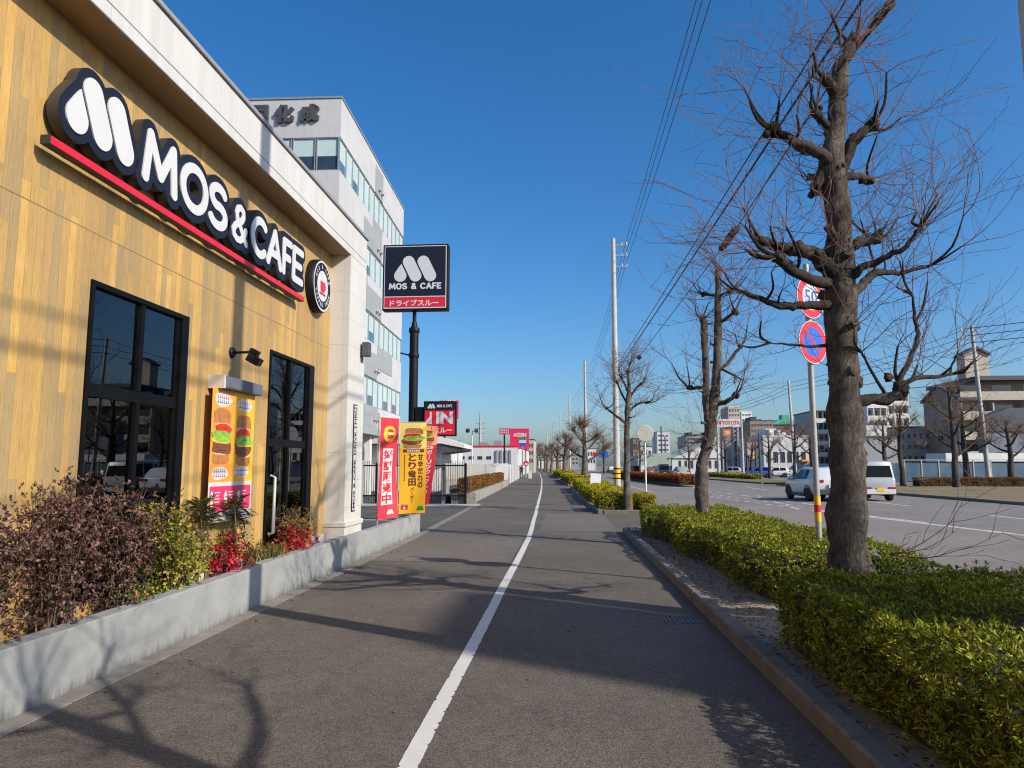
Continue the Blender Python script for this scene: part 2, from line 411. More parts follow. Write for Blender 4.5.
def logo_sdf(grow=0):
    c1 = ((.56, .775), (.83, .225)); c2 = ((1.13, .775), (1.40, .225)); R = .228 + grow
    def f(X_, Y_):
        d1 = seg_d(X_, Y_, *c1); d2 = seg_d(X_, Y_, *c2)
        D = np.minimum(d1, d2) - R
        # drop: circle joined to an apex
        r0 = .235; cx, cy = .245, .235; ax, ay = .34, .74
        dd = np.full(X_.shape, 9.)
        for i in range(13):
            t = i / 12; dd = np.minimum(dd, np.hypot(X_ - cx - (ax - cx) * t, Y_ - cy - (ay - cy) * t) - r0 * (1 - t) ** .8 - .004)
        if grow == 0: dd = np.maximum(dd, .285 - d1)
        return np.minimum(D, dd - grow)
    return f
def mini_logo(mb, fn, a0, b0, h, d, res=.05):
    s = h
    sdf_into(mb, logo_sdf(0), 0 - .1, 1.75, -.1, 1.1, res, lambda a, b, z: fn(a0 + a * s, b0 + b * s, z), d, d)
def word_sdf_into(mb, word, fn, a0, b0, h, w, r=.13, d=0, res=.06, gap=.34):
    """whole word in the heavy rounded capitals, flat, for printed signs"""
    tot = sum((GLYPH[c][0] if c != ' ' else .3) + gap for c in word) - gap + 2 * r
    sx = w / tot; x = r
    for c in word:
        if c == ' ': x += .3 + gap; continue
        gw, st = GLYPH[c]
        o_ = x
        sdf_into(mb, strokes_sdf(st, r), -r - .1, gw + r + .1, -r - .1, 1 + r + .1, res, lambda a, b, z, o_=o_: fn(a0 + (o_ + a) * sx, b0 + (b + r) / (1 + 2 * r) * h, z), d, d)
        x += gw + gap
# ------------------------------------------------------------------ palette
asphalt('path_asphalt', (.055, .047, .040), (.170, .146, .124), .22)
asphalt('road_asphalt', (.12, .108, .10), (.27, .245, .228), .16)
asphalt('patch_asphalt', (.068, .06, .052), (.205, .18, .158), .12)
asphalt('lane_asphalt', (.135, .115, .104), (.29, .25, .228), .14)
asphalt('lot_asphalt', (.05, .048, .047), (.12, .115, .11), .2)
pm('ground_dust', (.17, .155, .135), .95, .3, .05)
pm('crack_dark', (.022, .02, .018), .95, .2, 5)
pm('concrete', (.36, .355, .335), .85, .16, 1.6, .25, 60)
def stained_concrete():
    m = pm('planter_concrete', (.27, .275, .265), .8, .16, 2.2, .2, 70); nt = m.node_tree; b = nt.nodes['Principled BSDF']
    src = b.inputs['Base Color'].links[0].from_socket
    c = coords(nt, (4, 4, .5)); n = N(nt, 'ShaderNodeTexNoise', inp={'Scale': 2, 'Detail': 8, 'Roughness': .7}); L(nt, c, n.inputs[0])
    s = N(nt, 'ShaderNodeSeparateXYZ'); tc = N(nt, 'ShaderNodeTexCoord'); L(nt, tc.outputs['Object'], s.inputs[0])
    h = math_(nt, 'ADD', math_(nt, 'MULTIPLY', s.outputs['Z'], 2.2), math_(nt, 'MULTIPLY', n.outputs[0], .9))
    r = ramp(nt, [(.42, (.45, .44, .41)), (.62, (.88, .88, .87)), (.85, (1, 1, 1))], h)      # splash dirt along the foot
    L(nt, mixc(nt, 1.0, src, r.outputs[0], 'MULTIPLY'), b.inputs['Base Color'])
stained_concrete()
pm('old_concrete', (.25, .235, .205), .9, .3, 2.5, .3, 50)
pm('kerb_stone', (.145, .122, .098), .9, .28, 3.5, .5, 50)
pm('gutter_stone', (.19, .168, .142), .9, .25, 3, .4, 60)
pm('soil', (.14, .11, .083), 1, .4, 5, .9, 35)
pm('sand_soil', (.26, .21, .155), 1, .3, 4, .7, 60)
pm('dry_grass', (.15, .112, .055), 1, .35, .5, .6, 9)
def worn_paint(name, col, under, thr=.36):
    m, nt, b = nmat(name)
    c = coords(nt); n = N(nt, 'ShaderNodeTexNoise', inp={'Scale': 26, 'Detail': 8, 'Roughness': .75}); L(nt, c, n.inputs[0])
    n2 = N(nt, 'ShaderNodeTexNoise', inp={'Scale': 1.3, 'Detail': 3}); L(nt, c, n2.inputs[0])
    k = math_(nt, 'ADD', n.outputs[0], math_(nt, 'MULTIPLY', math_(nt, 'SUBTRACT', n2.outputs[0], .5), .5))
    r = ramp(nt, [(thr, under), (thr + .05, tuple(x * .85 for x in col)), (.75, col)], k)
    L(nt, r.outputs[0], b.inputs['Base Color']); b.inputs['Roughness'].default_value = .75
worn_paint('path_paint', (.58, .57, .545), (.14, .125, .11), .30)
worn_paint('road_paint', (.58, .57, .545), (.20, .185, .17), .40)
worn_paint('orange_paint', (.62, .25, .06), (.12, .11, .10), .4)
wood_siding()
panels('fascia_panel', (.53, .52, .495), 1.82, 9, .04, .5, .006, .75, .14)
panels('white_tile', (.545, .53, .495), .91, .455, .03, .45, .007, .72, .08)
panels('tower_panel', (.45, .45, .455), 1.5, .95, .04, .6, .02, .86, .08)
panels('grey_panel', (.28, .295, .305), 1.5, .95, .05, .6, .02, .85, .08)
panels('block_wall', (.34, .33, .305), .8, .4, .05, .85, .012, .8, .2)
panels('white_sheet', (.58, .58, .575), .6, 30, .03, .5, .02, .86, .1)
panels('grey_sheet', (.27, .28, .29), .6, 30, .04, .6, .02, .85, .1)
panels('blue_sheet', (.115, .14, .18), .7, 30, .05, .6, .02, .8, .12)
panels('brown_tile', (.25, .19, .15), .5, .35, .07, .75, .012, .85, .1)
panels('beige_tile', (.42, .37, .31), .5, .35, .05, .75, .012, .88, .1)
panels('pale_tile', (.62, .62, .61), .5, .35, .04, .7, .012, .9, .08)
pm('soffit_wood', (.30, .19, .10), .6, .15, 4, 0, 40, 0, (6, .4, 6))
pm('white_paint', (.60, .60, .585), .5, .05, 2)
pm('base_white', (.66, .66, .63), .6, .1, 2)
pm('plinth', (.50, .47, .42), .8, .12, 2, .2)
pm('black_frame', (.004, .0043, .005), .5, .2, 3, spec=.12)
pm('black_metal', (.007, .0073, .0085), .5, .2, 4, spec=.2)
pm('dark_metal', (.06, .06, .065), .5, .2, 4)
pm('grey_metal', (.34, .35, .36), .45, .1, 4, 0, 40, .5)
pm('blue_grey_metal', (.10, .115, .145), .6, .1, 4)
pm('galvanised', (.33, .335, .33), .5, .12, 6, 0, 40, .35)
pm('pole_concrete', (.40, .39, .36), .85, .12, 2.5, .2, 60)
pm('sign_navy', (.008, .011, .024), .55, .12, 3, spec=.25)
pm('sign_side', (.028, .025, .023), .5, .2, 3)
pm('sign_white', (.54, .54, .545), .4, .03, 3)
pm('sign_red', (.58, .012, .03), .4, .08, 3)
pm('banner_red', (.56, .018, .035), .65, .1, 3)
pm('banner_yellow', (.83, .42, .012), .65, .06, 3)
pm('banner_cream', (.82, .62, .12), .65, .06, 3)
pm('banner_salmon', (.80, .33, .16), .65, .06, 3)
pm('print_orange', (.83, .30, .035), .5, .06, 3)
pm('print_pink', (.60, .035, .11), .5, .06, 3)
pm('print_brown', (.10, .03, .02), .6, .1, 3)
pm('bun', (.42, .16, .045), .5, .3, 14)
pm('bun_edge', (.78, .52, .24), .5, .2, 14)
pm('tomato', (.55, .03, .012), .4, .35, 20)
pm('lettuce', (.22, .42, .05), .5, .5, 26)
pm('patty', (.17, .06, .025), .6, .55, 30)
pm('cheese', (.80, .45, .03), .5, .15, 8)
pm('sign_blue', (.005, .10, .52), .4, .08, 3)
pm('sign_green', (.015, .25, .05), .4, .08, 3)
pm('sign_orange', (.80, .20, .01), .4, .06, 3)
pm('sign_pink', (.62, .025, .10), .4, .06, 3)
pm('yellow_band', (.72, .42, .01), .45, .06, 3)
pm('sign_back', (.44, .43, .39), .6, .1, 4)
pm('pale_pink', (.52, .36, .33), .6, .1, 3)
pm('roof_slate', (.05, .062, .08), .7, .15, 2)
pm('roof_dark', (.055, .055, .065), .7, .15, 2)
pm('roof_pale', (.30, .37, .31), .6, .12, 2)
pm('roof_green', (.06, .30, .20), .6, .12, 2)
pm('roof_brown', (.16, .085, .06), .7, .12, 2)
pm('tyre', (.015, .015, .016), .85, .1, 6)
pm('rim', (.42, .43, .44), .35, .1, 6, 0, 40, .8)
pm('car_white', (.52, .535, .55), .28, .02, 1, 0, 40, 0, (1, 1, 1), .5, .6)
pm('car_pale', (.36, .38, .41), .3, .03, 1, 0, 40, .2, (1, 1, 1), .5, .6)
pm('car_silver', (.42, .42, .40), .3, .03, 1, 0, 40, .4, (1, 1, 1), .5, .6)
pm('car_black', (.015, .016, .018), .25, .05, 1, 0, 40, 0, (1, 1, 1), .5, .6)
pm('car_blue', (.03, .09, .42), .28, .05, 1, 0, 40, 0, (1, 1, 1), .5, .6)
pm('car_brown', (.16, .10, .07), .3, .05, 1, 0, 40, 0, (1, 1, 1), .5, .6)
pm('car_glass', (.008, .009, .010), .25, .1, 1, spec=.1)
pm('tail_red', (.35, .012, .012), .25, .1, 3)
pm('car_trim', (.03, .03, .032), .6, .1, 5)
pm('wire', (.012, .012, .013), .6, .1, 3)
pm('sleeve', (.055, .035, .025), .95, .5, 30, .9, 50)
bark('bark', (.030, .024, .019), (.235, .20, .17))
bark('bark_dark', (.03, .024, .02), (.12, .10, .085))
pm('twig', (.13, .068, .05), .85, .3, 6)
pm('stem', (.10, .07, .045), .9, .3, 6)
leaf('azalea_leaf', [(0, (.075, .10, .015)), (.28, (.12, .165, .018)), (.64, (.30, .33, .028)), (.91, (.50, .48, .06)), (.95, (.30, .17, .05)), (1, (.36, .16, .05))], .2)
leaf('azalea_green', [(0, (.03, .06, .012)), (.45, (.06, .115, .018)), (.85, (.11, .17, .025)), (1, (.22, .20, .04))])
leaf('olive_hedge', [(0, (.16, .14, .02)), (.5, (.40, .35, .02)), (1, (.56, .49, .05))], .3)
leaf('rust_hedge', [(0, (.12, .05, .02)), (.5, (.26, .12, .035)), (1, (.36, .20, .06))])
leaf('red_hedge', [(0, (.14, .03, .015)), (.5, (.32, .08, .03)), (1, (.42, .15, .05))])
leaf('purple_leaf', [(0, (.045, .021, .026)), (.5, (.10, .052, .055)), (.86, (.17, .095, .085)), (1, (.27, .15, .09))], .15)
leaf('yellow_leaf', [(0, (.09, .11, .025)), (.45, (.20, .22, .04)), (.85, (.42, .35, .05)), (1, (.36, .16, .04))], .35)
leaf('red_leaf', [(0, (.20, .01, .02)), (.6, (.48, .02, .05)), (.9, (.60, .06, .08)), (1, (.25, .12, .03))])
leaf('palm_leaf', [(0, (.05, .07, .02)), (.6, (.12, .14, .04)), (1, (.25, .22, .09))])
leaf('bronze_leaf', [(0, (.12, .10, .03)), (.5, (.26, .15, .05)), (1, (.38, .24, .09))])
leaf('blade_leaf', [(0, (.16, .18, .07)), (.6, (.30, .30, .14)), (1, (.45, .40, .22))])
leaf('dead_leaf', [(0, (.10, .045, .02)), (.5, (.20, .10, .045)), (1, (.30, .18, .09))], .05, .8)
leaf('sparse_leaf', [(0, (.10, .11, .02)), (.6, (.22, .20, .04)), (1, (.34, .26, .07))])
pm('hedge_core', (.035, .030, .014), 1, .4, 9)
glass('shop_glass', (.85, .88, .88), 1.8)
glass('clear_glass', (.6, .68, .7), 1.5)
pm('blind_teal', (.42, .53, .52), .35, .1, .6, spec=.6)
pm('pane_dark', (.03, .04, .05), .08, .2, 2, spec=.9)
pm('pane_blue', (.07, .13, .19), .1, .3, 1, spec=.9)
pm('room_wall', (.45, .42, .38), .9, .1, 1)
pm('room_floor', (.25, .18, .12), .7, .15, 2)
pm('room_ceiling', (.42, .42, .42), .9, .05, 1)
pm('room_wood', (.45, .25, .10), .6, .1, 4)
emit('lamp_glow', (1.0, .62, .28), 45)
emit('downlight_glow', (1.0, .80, .55), 30)
pm('skin', (.42, .26, .19), .6, .05, 6)
pm('cloth_black', (.02, .021, .025), .9, .2, 9)
pm('cloth_grey', (.12, .12, .13), .9, .2, 9)
pm('hair', (.012, .01, .009), .6, .2, 20)
# ------------------------------------------------------------------ ground
def sheet(xl, xr, ys, z):
    mb = MB()
    mb.grid(lambda y, k: ((xl(y) if k == 0 else xr(y)), y, z), ys, (0, 1)); return mb
def yr(a, b, n): return [a + (b - a) * i / n for i in range(n + 1)]
FAR = yr(-20, 16, 9) + yr(20, 160, 28) + [200, 260, 340, 440, 600]
mb = MB(); mb.grid(lambda x, y: (x, y, -.03), [-2600, -300, -60, 0, 60, 300, 2600], [-400, -60, 0, 60, 200, 600, 3000]); struct('ground', mb, 'ground_dust')
def flip(mb): mb.f = [tuple(reversed(f)) for f in mb.f]; return mb
struct('road', sheet(lambda y: kx(y) + 2.5, lambda y: 18.9 + off(y), FAR, -.006), 'road_asphalt')
struct('sidewalk', sheet(lambda y: -3.56 + off(y), lambda y: kx(y) + 2.55, FAR, 0), 'path_asphalt')
mb = MB(); mb.grid(lambda x, y: (x, y, -.012), [-40, -20, -3.3], [-10, 5, 15, 25, 34, 62, 120]); struct('parking_lot', mb, 'lot_asphalt')
mb = MB(); mb.grid(lambda x, y: (x, y, -.02), [18.5, 30, 60, 160], [-60, 0, 30, 60, 120, 200]); struct('far_lot', mb, 'road_asphalt')
mb = MB(); mb.grid(lambda x, y: (x, y, .002), [-3.36, -2, -.96], [12.1, 14, 17.2]); mb.grid(lambda x, y: (x, y, .002), [-.7, .3, 1.2], [17.9, 20, 24.2]); struct('path_patch', mb, 'patch_asphalt')
mb = MB(); rs_ = random.Random(17)
def crack(p, q, w, wob):
    p, q = Vector((*p, 0)), Vector((*q, 0)); n = max(6, int((q - p).length / .12)); s_ = (q - p).normalized(); s_ = Vector((-s_.y, s_.x, 0)); o_ = 0; L_ = []
    for i in range(n + 1):
        o_ += rs_.gauss(0, wob); c_ = p.lerp(q, i / n) + s_ * o_; h_ = w * rs_.uniform(.3, 1); L_.append((c_ - s_ * h_, c_ + s_ * h_))
    mb.add([(v.x, v.y, .003) for pr in L_ for v in pr], [(2 * i, 2 * i + 2, 2 * i + 3, 2 * i + 1) for i in range(n)])
crack((-3.36, 12.08), (-.95, 12.06), .007, .002); crack((-.95, 12.1), (-.95, 17.2), .006, .002); crack((-3.3, 9.6), (1.5, 10.1), .004, .012); crack((-.7, 17.88), (1.25, 17.86), .008, .002); crack((-3.4, 20.4), (1.0, 20.8), .006, .012)
struct('asphalt_crack', mb, 'crack_dark')
mb = MB(); mb.grid(lambda y, k: ((kx(y) + 2.62 if k == 0 else 10.9 - .19 * (y - 16)), y, -.004), yr(-10, 27, 12), (0, 1)); struct('turn_lane', mb, 'lane_asphalt')
# the painted line between walkers and bicycles: edges worn ragged
r2 = random.Random(3); mb = MB()
ys = yr(2.2, 12, 420) + yr(12.1, 30, 90) + yr(31, 300, 150)
def lx(y): return (-.86 if y < 16 else -.86 + off(y)) + .004 * math.sin(y * 1.1)
e = [(-.054 - .004 * r2.random() + (.02 * r2.random() if r2.random() < .10 and y < 9 else 0), .054 + .004 * r2.random() - (.02 * r2.random() if r2.random() < .10 and y < 9 else 0)) for y in ys]
mb.grid(lambda i, k: (lx(ys[i]) + e[i][k], ys[i], .004), range(len(ys)), (0, 1)); struct('white_line', mb, 'path_paint')
mb = MB(); mb.box((-3.25, 26.8, 0), (-2.62, 26.95, .004)); struct('orange_mark', mb, 'orange_paint')
# concrete gutter strip along the planter and on across the shop's drive
mb = MB(); r2 = random.Random(5); y = -6
while y < 30.2:
    ln = .6; mb.box((-3.53 + off(y + .3), y + .004, -.02), (-3.37 + off(y + .3) + .004 * r2.random(), y + ln - .004, .006 + .004 * r2.random())); y += ln
struct('gutter_strip', mb, 'gutter_stone')
mb = MB(); mb.box((-9.5, 28.6, -.02), (-3.62, 29.9, .02)); struct('lot_apron', mb, 'concrete')
mb = MB(); mb.box((-7.2, 21.2, -.02), (-4.6, 21.32, -.004)); struct('lot_marking', mb, 'road_paint')
# road paint
mb = MB()
def rline(p, q, w, n=1, dash=None, z=-.002):
    p = Vector((*p, 0)); q = Vector((*q, 0)); d = q - p; ln = d.length; d.normalize(); s = Vector((-d.y, d.x, 0)) * w / 2
    t = 0
    while t < ln:
        a = p + d * t; b = p + d * min(ln, t + (dash[0] if dash else ln))
        mb.add([(*(a - s).xy, z), (*(b - s).xy, z), (*(b + s).xy, z), (*(a + s).xy, z)], [(3, 2, 1, 0)] if False else [(0, 3, 2, 1)]); t += (dash[1] if dash else ln + 1)
rline((13.6, 2), (10.62, 17.74), .22); rline((10.62, 17.74), (9.91, 21.56), .22); rline((9.91, 21.56), (8.9, 27.2), .2); rline((10.2, 21.4), (9.2, 27.2), .16)
rline((8.75, 28.2), (6.9, 44), .16, dash=(.55, 1.25)); rline((9.5, 28.2), (7.9, 44), .16, dash=(.55, 1.25)); rline((8.6, 27.6), (10.3, 40), .14, dash=(.5, 1.2))
rline((10.4, 27.5), (9.3, 46), .15, dash=(1.6, 2.9)); rline((14.0, 10), (13.4, 60), .15, dash=(5, 10)); rline((18.3, -10), (18.3, 60), .15)
rline((9.0, 46), (9.6, 56), .15); rline((5.3, 45), (3.6, 110), .12)
struct('road_marking', mb, 'road_paint')
# kerbs: separate stones with dark joints
def kerb_run(pts, w=.15, h=.15, step=.6, up=.13):
    mb = MB(); r3 = random.Random(len(pts) * 7 + 1)
    for (x0, y0), (x1, y1) in zip(pts, pts[1:]):
        d = Vector((x1 - x0, y1 - y0, 0)); n = max(1, round(d.length / step)); u = d.normalized(); s = Vector((u.y, -u.x, 0)) * w
        for i in range(n):
            a = Vector((x0, y0, 0)) + d * (i / n) + u * .004; b = Vector((x0, y0, 0)) + d * ((i + 1) / n) - u * .004
            hh = up + .006 * r3.random(); c = .018
            ins = s * (c / w); j = s * (r3.random() * .03)
            q = [a + j, b + j, b + s, a + s]
            lo = [Vector((p.x, p.y, -.1)) for p in q]; mid = [Vector((p.x, p.y, hh - c)) for p in q]
            top = [Vector((p.x, p.y, hh)) for p in (a + j + ins + u * c, b + j + ins - u * c, b + s - ins - u * c, a + s - ins + u * c)]
            mb.add(lo + mid + top, [(0, 1, 5, 4), (1, 2, 6, 5), (2, 3, 7, 6), (3, 0, 4, 7), (4, 5, 9, 8), (5, 6, 10, 9), (6, 7, 11, 10), (7, 4, 8, 11), (8, 9, 10, 11)])
    return mb
SR = 2.55     # breadth of the tree strip
def strip(name, y0, y1, step=.6, seg=None):
    n = max(2, int((y1 - y0) / 3)); ys = yr(y0, y1, n)
    pts = [(kx(y), y) for y in ys]
    pts = pts[:-1] + [(kx(y1) + .0, y1 - .25), (kx(y1) + .25, y1)]
    pts += [(kx(y1) + SR - .2, y1)] + [(kx(y) + SR, y) for y in reversed(ys)]
    if y0 > 0: pts += [(kx(y0) + .2, y0), (kx(y0), y0 + .2)]
    k = kerb_run(pts, step=step); k = struct(name + '_kerb' if False else 'kerb', k, 'kerb_stone')
    m = MB(); m.grid(lambda y, t: (kx(y) + .1 + (SR - .2) * t, y, .085 + .03 * noise.noise(Vector((y * 1.3, t * 5, 1))) - (.0 if .15 < t < .85 else .02)), yr(y0 + .08, y1 - .08, int((y1 - y0) * 3)), yr(0, 1, 10))
    m.sm = [True] * len(m.sm); struct('planting_soil', m, 'sand_soil' if y0 < 20 else 'soil')
strip('a', -6, 17.8); strip('b', 24.3, 52); strip('c', 58, 84, 1); strip('d', 90, 130, 2); strip('e', 138, 230, 4)
# drain grating by the kerb
t = thing('drain_grate', 'small iron drain grating set in the path beside the kerb', 'grate', (1.2, 7.75, 0))
m = MB(); m.box((.94, 7.55, -.02), (1.42, 7.98, .003)); m.build('concrete_frame', 'path_asphalt', t)
m = MB()
for i in range(9): m.box((1.00 + .045 * i, 7.61, .003), (1.02 + .045 * i, 7.92, .009))
m.box((.98, 7.60, .003), (1.39, 7.615, .009)); m.box((.98, 7.915, .003), (1.39, 7.93, .009)); m.build('grating', 'dark_metal', t)
# verge across the road, with its kerb
m = MB(); m.grid(lambda x, y: (x + off(y), y, .11 + .05 * noise.noise(Vector((x * .5, y * .5, 0)))), yr(19.05, 46, 18), yr(16, 58, 20)); struct('verge', m, 'dry_grass')
m = MB(); m.grid(lambda x, y: (x + off(y), y, .11 + .04 * noise.noise(Vector((x * .5, y * .5, 0)))), yr(19.05, 25, 6), yr(66, 200, 30)); struct('verge', m, 'dry_grass')
struct('kerb', kerb_run([(18.9 + off(y), y) for y in yr(14, 62, 12)], .18, .15, 1.0), 'kerb_stone')
struct('kerb', kerb_run([(18.9 + off(y), y) for y in yr(66, 200, 14)], .18, .15, 2.0), 'kerb_stone')
# ------------------------------------------------------------------ the cafe
XF, XO = -4.0, -3.66
fy = lambda x: (lambda a, b, d: (x + d, a, b))          # facade drawing: a along the street, b up, d out
cafe = thing('cafe_building', 'single storey cafe with tan plank cladding and white concrete fascia', 'building', (-8, 4, 0))
m = MB()
Y0, Y1 = -7.0, 11.6; W = (5.57, 7.13, .5, 3.17); D = (9.22, 10.90, .5, 3.17)
for a, b, z0, z1 in ((Y0, W[0], .3, 5.2), (W[0], W[1], .3, W[2]), (W[0], W[1], W[3], 5.2), (W[1], D[0], .3, 5.2), (D[0], D[1], .3, D[2]), (D[0], D[1], D[3], 5.2), (D[1], Y1, .3, 5.2)):
    m.box((XF - .16, a, z0), (XF, b, z1))
wall = m.build('wood_wall', 'wood_siding', cafe)
m = MB(); m.box((XF, Y0, 3.574), (XF + .003, Y1, 3.583)); m.box((XF, Y0, 5.168), (XF + .006, Y1, 5.2)); m.build('joint_strip', 'soffit_wood', wall)
m = MB(); m.box((-4.2, Y0, 5.2), (XO, 12.56, 5.755), bev=.012); fas = m.build('fascia', 'fascia_panel', cafe)
m = MB(); m.box((-4.2, Y0, 5.757), (XO + .03, 12.59, 5.80)); m.box((XO, Y0, 5.325), (XO + .004, 12.5, 5.333)); m.build('coping', 'galvanised', fas)
m = MB(); m.box((XF + .002, Y0, 5.186), (XO - .03, Y1, 5.198)); m.build('soffit', 'soffit_wood', cafe)
m = MB(); m.box((-5.6, Y1 + .002, .68), (XO - .004, 12.56, 5.198)); pil = m.build('pillar', 'white_tile', cafe)
m = MB(); m.box((-5.6, Y1 - .02, .60), (XO + .03, 12.60, .68), bev=.01); m.box((-5.6, Y1 - .01, 0), (XO + .008, 12.575, .598)); m.build('plinth', 'plinth', cafe)
for a, b, z in ((W[1] + .1, D[0] - .1, .46), (D[1] + .1, Y1 - .04, .5)): m = MB(); m.box((XF, a, .3), (XF + .03, b, z)); m.build('base_strip', 'plinth', cafe)
m = MB(); m.box((-14, 12.2, 0), (-5.6, 12.5, 5.6)); m.box((-14.3, Y0, 0), (-14, 12.5, 5.6)); m.box((-14, Y0 - .2, 0), (-4.2, Y0, 5.6)); m.build('back_wall', 'base_white', cafe)
m = MB(); m.box((-14, Y0, 5.4), (-4.21, 12.2, 5.5)); m.build('roof', 'roof_dark', cafe)
m = MB(); m.box((-9.1, Y0, .3), (-9, 12, 3.4)); m.box((-9, Y0, .3), (XF - .17, Y0 + .1, 3.4)); m.box((-9, 11.5, .3), (XF - .17, 11.58, 3.4)); m.build('room_wall', 'room_wall', cafe)
m = MB(); m.box((-9, Y0 + .1, .3), (XF - .17, 11.5, .36)); m.build('room_floor', 'room_floor', cafe)
m = MB(); m.box((-9, Y0 + .1, 3.34), (XF - .17, 11.5, 3.4)); m.build('room_ceiling', 'room_ceiling', cafe)
for y in (4.6, 6.1, 7.9, 9.6):
    for x in (-5.2, -6.8): m = MB(); m.lathe([(.001, 0), (.09, 0), (.1, .03)], (x, y, 3.305)); m.build('downlight', 'downlight_glow', cafe)
def glazing(nm, y0, y1, z0, z1, mull, tran, jamb, lab):
    f = MB(); t_ = .045; x0, x1 = XF - .07, XF + .018
    f.box((x0, y0, z0), (x1, y0 + t_, z1)); f.box((x0, y1 - jamb, z0), (x1, y1, z1)); f.box((x0, y0 + t_, z1 - t_), (x1, y1 - jamb, z1)); f.box((x0, y0 + t_, z0), (x1, y1 - jamb, z0 + t_))
    f.box((x0, y0 + t_, tran - .055), (x1 - .02, y1 - jamb, tran + .055))
    f.box((x0, mull - .03, z0 + t_), (x1 - .012, mull + .03, tran - .055)); f.box((x0, mull - .03, tran + .055), (x1 - .012, mull + .03, z1 - t_))
    f.box((x0 + .02, y1 - jamb - .05, z0 + t_), (x1 - .03, y1 - jamb - .002, tran - .055)); f.box((x0 + .02, y1 - jamb - .05, tran + .055), (x1 - .03, y1 - jamb - .002, z1 - t_))
    o = f.build(nm, 'black_frame', cafe); tag(o, lab)
    for a, b in ((y0 + t_, mull - .03), (mull + .03, y1 - jamb - .05)):
        for c, d in ((z0 + t_, tran - .055), (tran + .055, z1 - t_)):
            g = MB(); g.box((XF - .034, a, c), (XF - .028, b, d)); g.build('pane', 'shop_glass', o)
    return o
glazing('window', *W, 6.33, 2.24, .13, 'tall black framed window of four panes')
dr = glazing('door', *D, 9.98, 1.92, .2, 'black framed glass door with a pale pull bar')
m = MB(); m.tube([(XF + .035, 9.32, .7), (XF + .10, 9.32, .72), (XF + .10, 9.32, 1.45), (XF + .035, 9.32, 1.47)], .022, 8); m.build('handle', 'galvanised', dr)
t = thing('counter_shelf', 'long pale wooden counter shelf inside the cafe window', 'shelf', (-5.4, 6, 0))
m = MB(); m.box((-5.6, 4.6, 1.62), (-5.2, 7.4, 1.68)); m.build('shelf_board', 'room_wood', t)
for y in (4.7, 7.2): m = MB(); m.box((-5.45, y, .36), (-5.39, y + .06, 1.62)); m.build('leg', 'black_metal', t)
for i, (x, y, z) in enumerate(((-5.0, 5.86, 1.5), (-5.6, 9.5, 2.1))):
    t = thing('pendant_lamp', ['bare warm pendant bulb glowing behind the tall window', 'bare warm pendant bulb glowing behind the glass door'][i], 'lamp', (x, y, z), 'pendant bulbs in the cafe')
    m = MB(); m.cyl((x, y, z + .09), (x, y, 3.34), .006, n=6); m.cyl((x, y, z + .04), (x, y, z + .1), .018); m.build('cord', 'black_metal', t)
    m = MB(); m.lathe([(.002, -.06), (.03, -.045), (.04, -.01), (.03, .02), (.016, .04)], (x, y, z), n=12); m.build('bulb', 'lamp_glow', t)
# --- wall sign
XS = -3.86
KS = XS / -3.8
def lettering(items, z0=4.165, z1=4.69, r=.052):
    out = []; items = [(c, a * KS, b * KS) for c, a, b in items]; z0, z1 = 1.6 + (z0 - 1.6) * KS, 1.6 + (z1 - 1.6) * KS
    for c, y0, y1 in items:
        gw, st = GLYPH[c]
        out.append([[(y0 + r + p * (y1 - y0 - 2 * r) / gw, z0 + r + q * (z1 - z0 - 2 * r)) for p, q in s] for s in st])
    return out
sg = thing('wall_sign', 'large navy and white cafe name sign with cloud shaped outline on plank wall', 'sign', (-3.9, 7.2, 4.1))
def panel_of(parts, r, grow, y0, y1, label):
    al = [s for p in parts for s in p]
    m = MB(); sdf_into(m, strokes_sdf(al, r + grow), y0, y1, 3.9, 5.1, .014, fy(0), -3.955, XS, 1, 0)
    b = m.build('letter_panel', ['sign_navy', 'sign_side'], sg)
    for p in parts:
        m = MB(); sdf_into(m, strokes_sdf(p, r), y0, y1, 3.9, 5.1, .009, fy(0), XS - .01, XS + .012)
        m.build('letter', 'sign_white', b)
    m = MB()
    for y in (y0 + .3, y1 - .3): m.box((XF, y - .03, 4.3), (-3.955, y + .03, 4.5))
    m.build('bracket', 'sign_side', b)
panel_of(lettering([('M', 5.86, 6.44), ('O', 6.48, 7.03), ('S', 7.03, 7.47)]), .052, .08, 5.6, 7.9, 'MOS')
panel_of(lettering([('&', 7.56, 8.0)], 4.165, 4.66), .040, .08, 7.4, 8.4, '&')
panel_of(lettering([('C', 8.07, 8.53), ('A', 8.53, 9.02), ('F', 9.03, 9.36), ('E', 9.38, 9.79)]), .052, .08, 7.9, 10.3, 'CAFE')
LS = .535
def place_logo(f): return lambda X_, Y_: f((X_ - 4.945) / LS, (Y_ - 4.225) / LS) * LS
m = MB(); sdf_into(m, place_logo(lambda a, b: logo_sdf(.14)(a, b)), 4.5, 6.1, 3.9, 5.1, .014, fy(0), -3.955, XS, 1, 0); b = m.build('emblem_panel', ['sign_navy', 'sign_side'], sg)
m = MB(); sdf_into(m, place_logo(logo_sdf(0)), 4.7, 6.1, 3.98, 5.0, .009, fy(0), XS - .01, XS + .012); m.build('emblem', 'sign_white', b)
m = MB(); m.m = 1; m.box((XF + .075, 4.80, 4.005), (XS + .01, 10.0, 4.075)); m.m = 0; m.box((XS + .011, 4.81, 4.01), (XS + .015, 9.99, 4.07)); m.build('red_bar', ['sign_red', 'sign_side'], sg)
